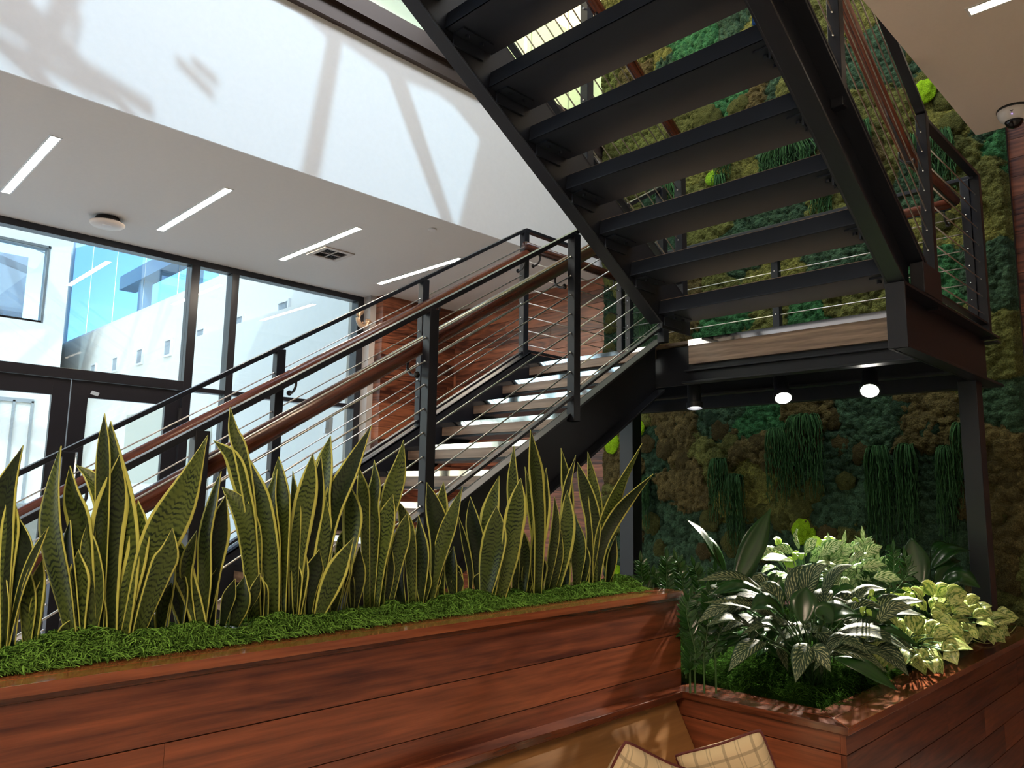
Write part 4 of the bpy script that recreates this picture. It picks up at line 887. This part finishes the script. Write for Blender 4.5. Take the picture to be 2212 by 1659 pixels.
SN = [
 [[(3,1405),(4,1200),(8,1080),(50,962)],40],[[(10,1400),(14,1240),(24,1130),(22,1056)],24],[[(28,1405),(38,1270),(58,1190),(37,1113)],30],[[(14,1415),(45,1280),(75,1200),(105,1138)],17],
 [[(160,1392),(140,1270),(117,1150),(118,1060),(132,963)],46],[[(200,1392),(186,1250),(175,1130),(158,1070),(151,1006)],42],
 [[(237,1397),(231,1250),(232,1150),(247,1060),(258,983)],50],[[(258,1392),(268,1240),(265,1120),(248,1010),(239,910)],64],[[(215,1390),(222,1150),(226,980),(226,893)],28],
 [[(232,1385),(225,1150),(205,1045),(163,1003)],20],[[(262,1387),(276,1290),(298,1200),(306,1135),(298,1081)],40],[[(272,1392),(305,1280),(345,1170),(400,1060),(449,940)],54],
 [[(290,1395),(318,1310),(350,1225),(366,1190),(373,1140)],36],[[(172,1385),(158,1260),(150,1180),(152,1123)],30],[[(160,1397),(148,1375),(157,1336)],34],[[(194,1390),(208,1280),(195,1190),(188,1130)],32],
 [[(442,1380),(415,1290),(388,1215),(366,1140)],38],[[(425,1380),(404,1260),(408,1200),(425,1146)],24],[[(432,1378),(443,1260),(445,1160),(463,1080),(478,1018)],30],[[(452,1372),(455,1250),(470,1150),(488,1068)],38],
 [[(358,1368),(362,1300),(366,1240),(374,1200)],36],[[(392,1375),(394,1290),(390,1220)],38],
 [[(558,1312),(543,1120),(522,985),(504,930),(497,879)],24],[[(592,1312),(586,1210),(568,1100),(545,1030),(520,962)],50],[[(560,1312),(545,1140),(528,1060),(505,990),(461,951)],36],[[(548,1312),(542,1200),(532,1130),(510,1085),(480,1052)],38],
 [[(622,1325),(607,1250),(588,1170),(570,1120),(560,1078)],44],[[(612,1327),(612,1200),(613,1090),(607,1040),(602,987)],46],[[(600,1320),(592,1180),(586,1090),(599,1013)],34],[[(636,1320),(640,1180),(640,1090),(632,1017)],20],
 [[(634,1332),(640,1200),(654,1110),(668,1040),(676,979)],40],[[(702,1310),(704,1150),(698,1060),(704,1000),(714,941)],44],[[(684,1332),(695,1210),(718,1100),(760,1010),(803,918)],46],[[(674,1343),(686,1270),(702,1160),(704,1073)],32],
 [[(683,1348),(705,1290),(735,1220),(765,1160)],38],[[(668,1322),(668,1200),(682,1080),(694,984)],32],[[(742,1300),(758,1190),(764,1110),(750,1038)],36],[[(794,1292),(788,1120),(784,1060),(776,1011)],24],
 [[(800,1302),(810,1150),(806,1090),(813,1040),(808,993)],28],[[(822,1302),(832,1150),(846,1070),(862,1010),(872,950)],34],[[(810,1313),(816,1210),(833,1130),(849,1068)],44],[[(836,1312),(850,1230),(868,1165),(881,1106)],36],
 [[(890,1306),(886,1200),(875,1130),(858,1078)],26],[[(930,1302),(944,1220),(946,1150),(935,1090),(922,1042)],36],[[(908,1302),(912,1230),(911,1170),(904,1113)],30],[[(955,1270),(952,1150),(954,1090),(958,1041)],26],
 [[(925,1312),(936,1250),(956,1180),(978,1115),(999,1052)],32],[[(1015,1292),(1016,1235),(1004,1170),(990,1113)],13],[[(1036,1292),(1035,1200),(1023,1130),(1016,1073)],32],[[(1046,1292),(1056,1190),(1058,1130),(1066,1080),(1078,1028)],34],
 [[(1050,1303),(1062,1220),(1070,1160),(1073,1093)],52],[[(1076,1303),(1098,1210),(1108,1140),(1117,1085),(1125,1033)],44],[[(1112,1292),(1114,1170),(1108,1050),(1110,961)],24],[[(1160,1292),(1164,1150),(1158,1050),(1152,990),(1146,928)],30],
 [[(1160,1290),(1157,1220),(1166,1150),(1176,1080),(1180,1010)],28],[[(1162,1282),(1158,1160),(1145,1080),(1134,1008)],22],[[(1226,1272),(1229,1110),(1222,1035),(1212,968)],22],[[(1208,1278),(1216,1150),(1224,1060),(1244,983)],16],
 [[(1200,1274),(1216,1190),(1226,1125),(1225,1058)],38],[[(1180,1276),(1192,1200),(1200,1130),(1198,1073)],20],[[(1190,1278),(1198,1220),(1212,1145)],28],[[(1286,1272),(1290,1170),(1284,1080),(1270,976)],28],[[(1270,1264),(1281,1140),(1266,1060),(1247,998)],32],
 [[(1286,1272),(1292,1200),(1306,1135),(1335,1055),(1387,958)],32],[[(1288,1272),(1300,1180),(1330,1115),(1370,1065),(1411,1024)],26],[[(1310,1264),(1320,1215),(1330,1158)],20],
 [[(505,1352),(522,1300),(530,1243)],38],[[(512,1352),(545,1290),(562,1238)],16],[[(480,1352),(492,1300),(508,1250)],22],[[(1130,1290),(1132,1210),(1128,1140)],30],[[(1100,1296),(1092,1230),(1098,1180)],26],[[(980,1296),(975,1230),(980,1180)],26],[[(870,1300),(862,1240),(872,1190)],26],[[(765,1300),(770,1250),(776,1180)],26],[[(1245,1268),(1250,1180),(1243,1110)],28],[[(770,1305),(740,1200),(757,1120)],26]]
SN += [[[(60,1385),(62,1300),(50,1200)],26],[[(75,1380),(78,1320),(95,1240)],18],[[(330,1375),(318,1300),(308,1230)],30],[[(1140,1288),(1150,1230),(1165,1170)],22],[[(1258,1266),(1262,1210),(1254,1150)],24],[[(645,1325),(650,1260),(660,1190)],26],[[(720,1322),(728,1260),(720,1190)],26]]
bounds = [-50, 90, 215, 345, 415, 500, 575, 655, 730, 785, 862, 940, 1025, 1090, 1145, 1195, 1240, 1400]
place = ['at the left edge of the photo', 'with a wide rounded pair, second from the left edge', 'the tallest broad clump with a long yellow-edged diagonal leaf', 'small and dark, right of the tallest clump', 'with one bright yellow-green leaf, over the bare moss gap', 'with short stubby leaves and arching tall ones', 'with broad upright leaves before the white glass', 'with dense dark banded leaves', 'with a wide leaf pair in a V, tip over the stringer', 'slim with a wavy narrow leaf', 'with one strongly banded leaf in front of the near post', 'in front of the lowest visible stair treads', 'with a thin yellow leaf, under the stair rail foot', 'with one very broad dark leaf', 'slim and tall against the black stringer', 'with short side leaves against the black stringer', 'under the lower stringer edge', 'at the right end with two long leaves bending over the column']
random.seed(21)
for gi in range(len(bounds)-1):
    m = MB()
    for L_ in SN:
        if bounds[gi] <= L_[0][0][0] < bounds[gi+1]:
            pts = L_[0]; leaf_px(m, pts, L_[1]*1.12, r=random.random())
    if not m.v: continue
    bx = (bounds[gi]+bounds[gi+1])/2
    for _ in range(2):      # younger leaves filling the clump
        x = random.uniform(max(bounds[gi], 0), min(bounds[gi+1], 1320)); yb_ = 1398-.103*x-random.uniform(-2, 26); h = random.uniform(60, 150)*(1.25-.0005*x); dx = random.uniform(-28, 28)
        leaf_px(m, [(x, yb_), (x+dx*.3, yb_-h*.5), (x+dx, yb_-h)], random.uniform(24, 38), r=random.random()*.7)
    o = m.build('snake_plant', LM['snake'], None, smooth=True, solid=.0028)
    tag(o, 'yellow-edged snake plant '+place[gi], 'plant', 'snake plants in the tall planter')

# ================================================================== LEAFY PLANTS IN THE LOW PLANTER
def blade(m, P0, P1, wdt, droop, nrm_hint, prof=.45, fold=.18, seg=10, r=None, wave=0):
    """leaf blade from P0 to P1 sagging by droop; widest at prof"""
    P0, P1 = Vector(P0), Vector(P1); mid = (P0+P1)/2+UP*droop; sp = spline([P0, mid, P1], seg); wid = []; side = []; nr = []
    for i, p in enumerate(sp):
        t = i/(seg-1); e = t/prof if t < prof else (1-t)/(1-prof); w = math.sin(min(1, max(e, 0))*math.pi/2)**(.8 if t < prof else 1.15); wid.append(max(wdt/2*w, .0006))
        d = (sp[min(i+1, seg-1)]-sp[max(i-1, 0)]).normalized(); s = d.cross(nrm_hint)
        if s.length < .05: s = d.cross(HR)
        s.normalize(); side.append(s); nr.append(s.cross(d)*(1 if s.cross(d).dot(nrm_hint) > 0 else -1)+UP*0)
    return m.ribbon(sp, wid, side, nr, fold, r, 4, curl=wave)
stemm = plain('plant_stem', (.035, .09, .02), .4)
def leafy(kind, lab, cat, base, leaves, name, group=None, stems=True, dd=0, ws=1.0):
    """leaves: (px base, px tip, width m, droop, distance factor) in the photo, hung on stems from the crown"""
    o = empty(name, lab, cat, group); m = MB(); s = MB(); B = Vector(base)
    for L_ in leaves:
        (a, b_, wdt, droop, da, db) = L_[:6]; da += dd; db += dd; wdt *= ws; da_, db_ = ray(*a), ray(*b_); P0 = da_*(da/da_.dot(HF)); P1 = db_*(db/db_.dot(HF)); tocam = -(P0+P1).normalized()
        nh = (UP*.75+tocam*.55+HR*random.uniform(-.3, .3)).normalized()
        if len(L_) > 6: nh = (tocam*.9+UP*.2).normalized()
        blade(m, P0, P1, wdt, droop, nh, .42 if kind in ('calathea', 'pothos', 'lime') else .5, random.uniform(.12, .4), r=random.random(), wave=random.uniform(-.15, .15))
        if stems:
            q = B+HR*random.uniform(-.03, .03)+HF*random.uniform(-.03, .03); s.tube(spline([q, q.lerp(P0, .5)+UP*.04, P0], 7), .0028, 5, cap=False)
    m.build('foliage', LM[kind], o, smooth=True, solid=.0008)
    if stems: s.build('stems', stemm, o, smooth=True)
    return o
random.seed(5)
def soilpt(px, py): return at(px, py, 2, ZW+.01)
# foreground striped plant
cal = [((1690,1345),(1520,1302),.055,.03,2.75,2.62),((1650,1275),(1505,1255),.05,.03,2.85,2.8),((1700,1330),(1560,1300),.06,.04,2.8,2.7),((1640,1370),(1525,1352),.06,.04,2.75,2.6),((1655,1388),(1572,1452),.062,.03,2.7,2.6),
 ((1745,1390),(1718,1475),.062,.02,2.62,2.52,1),((1750,1400),(1795,1452),.055,.02,2.62,2.55,1),((1800,1370),(1975,1412),.075,.04,2.75,2.7),((1790,1400),(1920,1455),.06,.03,2.7,2.66),((1810,1385),(1880,1415),.045,.02,2.7,2.65),
 ((1700,1300),(1768,1222),.085,.02,2.8,2.85,1),((1690,1320),(1640,1260),.07,.03,2.8,2.85),((1780,1320),(1778,1270),.06,.02,2.8,2.9,1),((1780,1340),(1832,1300),.07,.02,2.85,2.85),((1800,1340),(1905,1330),.055,.02,2.85,2.9),((1790,1320),(1880,1300),.06,.03,2.9,2.95),
 ((1660,1315),(1560,1330),.05,.03,2.8,2.7),((1720,1350),(1600,1372),.05,.03,2.7,2.65),((1830,1400),(1960,1440),.05,.02,2.72,2.7),((1745,1300),(1700,1225),.07,.02,2.9,2.95,1),((1660,1290),(1622,1250),.06,.03,2.9,2.9)]
cal2 = [(( 1735,1350),(1742,1268),.085,.01,2.65,2.7,1),((1700,1340),(1620,1318),.075,.04,2.65,2.6),((1770,1350),(1852,1325),.085,.03,2.66,2.68),((1760,1330),(1800,1345),.07,.02,2.6,2.6,1),((1660,1290),(1535,1285),.06,.03,2.8,2.75),((1700,1390),(1640,1345),.05,.03,2.66,2.6),((1850,1360),(1990,1400),.06,.03,2.85,2.8),((1800,1420),(1940,1492),.06,.02,2.7,2.62),((1830,1330),(1935,1352),.06,.02,2.85,2.85)]
B1 = soilpt(1765, 1480)
a = leafy('calathea', 'large cream-striped dark leafed plant in front, at the corner of the low planter', 'plant', B1, cal, 'striped_plant', dd=.30, ws=1.25)
leafy('aspidistra', 'plain dark green broad leaves growing among the striped plant at the planter corner', 'plant', B1+HF*.06, cal2, 'broad_leaf_plant', dd=.28, ws=1.2)
# tall cast-iron leaves
cast = [((1585,1270),(1665,1098),.085,.0,2.95,3.05,1),((1560,1225),(1480,1120),.055,.03,3.05,3.0),((1570,1240),(1510,1148),.05,.02,3.05,3.05),((1575,1290),(1640,1180),.07,.0,3.0,3.1,1),((1590,1300),(1600,1215),.08,.0,3.1,3.1,1)]
leafy('aspidistra', 'tall dark pointed leaves with a dry brown streak, left of the striped plant', 'plant', soilpt(1590, 1420), cast, 'cast_iron_plant', dd=.25, ws=1.2)
cast2 = [((1985,1275),(1968,1158),.15,.0,4.0,4.1,1),((2030,1265),(2118,1270),.13,.05,4.0,3.9),((2010,1230),(2098,1190),.11,.05,4.1,4.1),((2020,1240),(2075,1212),.10,.04,4.1,4.2),((1965,1215),(1912,1190),.09,.04,4.1,4.0),((2020,1260),(2052,1220),.07,.0,4.0,4.05,1),((1990,1262),(1928,1258),.06,.03,4.0,4.0),((2010,1190),(2055,1178),.06,.02,4.2,4.2),((2060,1290),(2100,1300),.06,.03,4.0,3.9)]
leafy('aspidistra', 'dark broad-leaved plant at the far right beside the right column', 'plant', soilpt(2010, 1330), cast2, 'cast_iron_plant', dd=.25, ws=1.0)
# zz plants: arching rachis with paired leaflets
def zz(lab, base_px, stalks, dist, kind='zz', lw=.024, ll=.062, group=None, name='zz_plant'):
    o = empty(name, lab, 'plant', group); m = MB(); s = MB()
    for (bx, by, tx, ty, bend) in stalks:
        d0, d1 = ray(bx, by), ray(tx, ty); P0 = d0*(dist/d0.dot(HF)); P1 = d1*((dist+random.uniform(-.06, .06))/d1.dot(HF)); B = Vector((P0.x, P0.y, ZW+.01))
        sp = spline([B, B.lerp(P0, .6)+Vector((0, 0, .02)), P0, P0.lerp(P1, .6)+HR*bend+UP*.01, P1], 26); s.tube(sp, [.0048*(1-.75*i/25) for i in range(26)], 6, cap=False)
        for i in range(7, 25):
            d = (sp[i+1]-sp[i]).normalized() if i < 25 else d; sd_ = d.cross(-HF+UP*.3).normalized(); f = 1-.35*abs(i-16)/10
            for sg in (-1, 1):
                dr = (sd_*sg*.85+d*.75-HF*random.uniform(-.3, .5)).normalized(); nn = (-HF*.8+UP*.5+sd_*random.uniform(-.3, .3)).normalized()
                blade(m, sp[i]+d*random.uniform(-.004, .004), sp[i]+dr*ll*f, lw*f, .002, nn, .4, .3, 6, random.random())
        dr = (sp[-1]-sp[-2]).normalized(); blade(m, sp[-1], sp[-1]+dr*ll*.9, lw*.8, 0, -HF, .4, .3, 6, random.random())
    m.build('foliage', LM[kind], o, smooth=True, solid=.0007); s.build('stems', stemm, o, smooth=True); return o
zz('glossy zz plant right behind the end of the tall planter', None, [(1420,1330,1385,1215,-.02),(1440,1320,1440,1208,.0),(1415,1320,1405,1235,.03)], 3.5)
zz('glossy zz plant, second from the tall planter end', None, [(1480,1330,1462,1210,.01),(1500,1340,1500,1225,.02),(1520,1330,1545,1235,.02)], 3.45)
zz('glossy zz plant right below the tall cast iron leaves', None, [(1500,1400,1490,1290,-.02),(1520,1420,1530,1280,.01),(1545,1400,1570,1270,.02),(1490,1440,1500,1340,0)], 3.2)
zz('glossy zz plant with upright stalks at the back centre of the low planter', None, [(1850,1290,1865,1170,.02),(1830,1290,1820,1180,-.02),(1795,1290,1790,1185,0),(1870,1300,1895,1215,.02)], 3.65, 'silver', .03, .085)
zz('bright green stalk plant leaning right in front of the dark broad leaves', None, [(1905,1330,1930,1190,.02),(1900,1320,1955,1205,.05),(1880,1340,1905,1225,0),(1860,1320,1880,1240,0)], 3.6, 'zz', .022, .06)
# bright silver-variegated and lime leaves at the back
def scatter(kind, lab, name, cx, cy, rx, ry, n, dist, size, base, seed, aspect=.55, droop=.01, stems=True, face=.5, cat='plant'):
    random.seed(seed); L_ = []
    for k in range(n):
        a = random.uniform(0, 6.28); q = math.sqrt(random.random()); x = cx+rx*q*math.cos(a); y = cy-ry*q*math.sin(a); dd = dist+random.uniform(-.16, .16)
        ln = size*random.uniform(.7, 1.15); an = math.atan2(-(y-cy)/max(ry, 1)-.3, (x-cx)/max(rx, 1))+random.uniform(-.7, .7); lp = ln*FPX/dd
        L_.append(((x, y), (x+lp*math.cos(an), y-lp*math.sin(an)*.6-lp*.05), ln*aspect, droop, dd, dd-ln*random.uniform(-.1, .5)) + ((1,) if random.random() < face else ()))
    return leafy(kind, lab, cat, base, L_, name, stems=stems)
scatter('silver', 'brightly lit silver-veined leaf cluster at the back left of the low planter', 'silver_leaf_plant', 1735, 1225, 60, 40, 26, 3.7, .14, soilpt(1735, 1330), 41, .42)
scatter('silver', 'brightly lit pale-veined leaf cluster behind the striped plant', 'silver_leaf_plant', 1830, 1240, 60, 45, 26, 3.6, .13, soilpt(1830, 1340), 42, .42)
scatter('lime', 'small round lime green leaves at the back of the low planter', 'lime_leaf_plant', 1740, 1195, 75, 22, 22, 3.8, .075, soilpt(1740, 1320), 43, .85)
scatter('lime', 'small yellow-green sprig between the striped plant and the bright stalk plant', 'lime_leaf_plant', 1868, 1305, 14, 30, 14, 3.2, .035, soilpt(1868, 1370), 44, .6)
scatter('zz', 'dark glossy filler foliage low behind the striped plant', 'dark_filler_plant', 1690, 1330, 200, 75, 95, 3.4, .12, soilpt(1700, 1380), 45, .4)
scatter('calathea', 'second cream-striped plant filling in behind the front one', 'striped_plant', 1725, 1345, 150, 62, 15, 3.2, .24, soilpt(1740, 1450), 51, .32, .035, True, .35)
scatter('calathea', 'cream-striped leaves leaning right over the pothos', 'striped_plant', 1850, 1385, 70, 40, 9, 3.15, .25, soilpt(1850, 1455), 52, .30, .035, True, .35)
# marble pothos
scatter('pothos', 'cream-marbled pothos spilling over the low planter rim, rear clump', 'pothos', 2010, 1335, 108, 50, 110, 3.75, .105, soilpt(2010, 1380), 46, .58, .015, True, .6)
scatter('pothos', 'cream-marbled pothos with trailing vines, farthest right clump', 'pothos', 2105, 1350, 65, 30, 46, 4.1, .10, soilpt(2105, 1372), 47, .58, .015, True, .6)
scatter('pothos', 'cream-marbled pothos with three big leaves lying on the planter rim, front clump', 'pothos', 1965, 1400, 85, 34, 40, 3.36, .13, soilpt(1960, 1425), 48, .62, .015, True, .5)
vn = MB(); random.seed(9)
for a in ([(2085,1375),(2130,1390),(2165,1378)],[(2150,1372),(2180,1368),(2196,1352)],[(2060,1380),(2075,1392),(2100,1388)],[(2040,1400),(2070,1395),(2090,1380)]):
    P = [at(x, y, 2, ZW+.012) for x, y in a]; vn.tube(spline(P, 10), .003, 5)
tag(vn.build('trailing_vine', plain('pothos_vine', (.35, .38, .12), .4), smooth=True), 'thin pale pothos vines lying on the low planter rim at the far right', 'vine')

# ================================================================== BENCH AND CUSHIONS
bn = empty('bench', 'built-in bench with tan wood veneer back below the tall planter', 'bench')
ZS = -1.22
m = MB(); m.hexa([(-3, 1.62, ZS), (2.79, 1.62, ZS), (2.79, 1.66, ZS), (-3, 1.66, ZS), (-3, 1.832, ZW-.032), (2.79, 1.832, ZW-.032), (2.79, 1.86, ZW-.032), (-3, 1.86, ZW-.032)], .6)
m.build('backrest', W_bench, bn, bevel=.003)
MB().box(-3, 2.80, 1.16, 1.86, ZS-.06, ZS).build('seat', W_bench, bn, bevel=.005)
MB().box(-3, 2.80, 1.22, 1.80, -1.8, ZS-.061).build('plinth', W_pl, bn)
def plaid():
    m, n, b = newmat('plaid_fabric'); L = n.links.new; N = n.nodes.new; uv = N('ShaderNodeUVMap'); uv.uv_map = 'UVMap'; sep = N('ShaderNodeSeparateXYZ'); L(uv.outputs[0], sep.inputs[0])
    def band(sock, c, wd):
        a = N('ShaderNodeMath'); a.operation = 'SUBTRACT'; L(sock, a.inputs[0]); a.inputs[1].default_value = c; f = N('ShaderNodeMath'); f.operation = 'FRACT'
        L(a.outputs[0], f.inputs[0]); l = N('ShaderNodeMath'); l.operation = 'LESS_THAN'; l.inputs[1].default_value = wd; L(f.outputs[0], l.inputs[0]); return l.outputs[0]
    col = None; base = (.60, .47, .29, 1); prev = base
    for ax in (0, 1):
        s = N('ShaderNodeMath'); s.operation = 'MULTIPLY'; s.inputs[1].default_value = 3.1; L(sep.outputs[ax], s.inputs[0])
        for c, wd, cc in ((.10, .10, (.25, .19, .12, 1)), (.55, .035, (.30, .24, .15, 1)), (.66, .035, (.30, .24, .15, 1))):
            k = N('ShaderNodeMix'); k.data_type = 'RGBA'; fa = N('ShaderNodeMath'); fa.operation = 'MULTIPLY'; fa.inputs[1].default_value = .6; L(band(s.outputs[0], c, wd), fa.inputs[0]); L(fa.outputs[0], k.inputs[0])
            if isinstance(prev, tuple): k.inputs[6].default_value = prev
            else: L(prev, k.inputs[6])
            k.inputs[7].default_value = cc; prev = k.outputs[2]
    L(prev, b.inputs['Base Color']); b.inputs['Roughness'].default_value = .9
    w1 = N('ShaderNodeTexChecker'); w1.inputs['Scale'].default_value = 160; L(uv.outputs[0], w1.inputs['Vector']); bp = N('ShaderNodeBump'); bp.inputs['Strength'].default_value = .25; bp.inputs['Distance'].default_value = .002
    L(w1.outputs['Fac'], bp.inputs['Height']); L(bp.outputs[0], b.inputs['Normal']); return m
PL = plaid(); pipe = plain('piping_maroon', (.10, .015, .012), .7)
def cushion(corner_px, depth, size, rot, tilt, yaw_, lab):
    """square cushion whose top corner sits at the pixel; rot turns it in its own plane"""
    o = empty('cushion', lab, 'cushion', 'plaid cushions in the bench corner')
    n = 22; d = ray(*corner_px); P = d*(depth/d.dot(HF))
    ax = Vector((math.cos(yaw_), math.sin(yaw_), 0)); az = (UP*math.cos(tilt)+Vector((-ax.y, ax.x, 0))*math.sin(tilt)).normalized(); an = ax.cross(az)
    ex = ax*math.cos(rot)+az*math.sin(rot); ez = -ax*math.sin(rot)+az*math.cos(rot); h = size/2
    corner = ex*h*.94+ez*h*.94 if corner_px[2:] == () else None
    C0 = P-(ex*h*.93*(1 if 'right' in lab else -1)+ez*h*.93); C = C0
    m = MB(); edge = []
    def pos(u, v, s):
        k = .07; uu = u*(1-k*(1-abs(v)**1.5)*abs(u)**4); vv = v*(1-k*(1-abs(u)**1.5)*abs(v)**4)
        cr = (abs(u)*abs(v))**6; uu *= 1-.04*cr; vv *= 1-.04*cr
        t = ((1-u**4)*(1-v**4))**.42*.30*h; return C+ex*uu*h+ez*vv*h+an*t*s*1.1
    for s in (-1, 1):
        for i in range(n):
            for j in range(n):
                q = [(-1+2*i/n, -1+2*j/n), (-1+2*(i+1)/n, -1+2*j/n), (-1+2*(i+1)/n, -1+2*(j+1)/n), (-1+2*i/n, -1+2*(j+1)/n)]
                if s > 0: q = q[::-1]
                m.quadface([pos(u, v, s) for u, v in q], [(u*.5, v*.5) for u, v in q], .5)
    k = m.build('cover', PL, o, smooth=True); w_ = k.modifiers.new('w', 'WELD'); w_.merge_threshold = 1e-4
    ring = [pos(-1+2*i/n, -1, 0) for i in range(n)]+[pos(1, -1+2*i/n, 0) for i in range(n)]+[pos(1-2*i/n, 1, 0) for i in range(n)]+[pos(-1, 1-2*i/n, 0) for i in range(n+1)]
    MB().tube(ring, .0048, 8).build('piping', pipe, o, smooth=True); return o
cushion((1640, 1582), 2.66, .31, .40, -.25, math.radians(-58), 'plaid cushion with maroon piping, the right one leaning on the low planter')
cushion((1352, 1608), 2.50, .36, -.45, -.25, math.radians(-28), 'plaid cushion with maroon piping, the left one leaning on the tan bench back')

# ------------------------------------------------------------------ move every group empty to the base of its thing
bpy.context.view_layer.update()
for o in list(bpy.data.objects):
    if o.type == 'EMPTY' and o.parent is None and o.children:
        cs = [(c.matrix_world @ Vector(b)) for c in o.children if c.type == 'MESH' for b in c.bound_box]
        if not cs: continue
        lo = Vector([min(p[i] for p in cs) for i in range(3)]); hi = Vector([max(p[i] for p in cs) for i in range(3)])
        o.location = ((lo.x+hi.x)/2, (lo.y+hi.y)/2, lo.z)
        for c in o.children: c.matrix_parent_inverse = Matrix.Translation(-Vector(o.location))
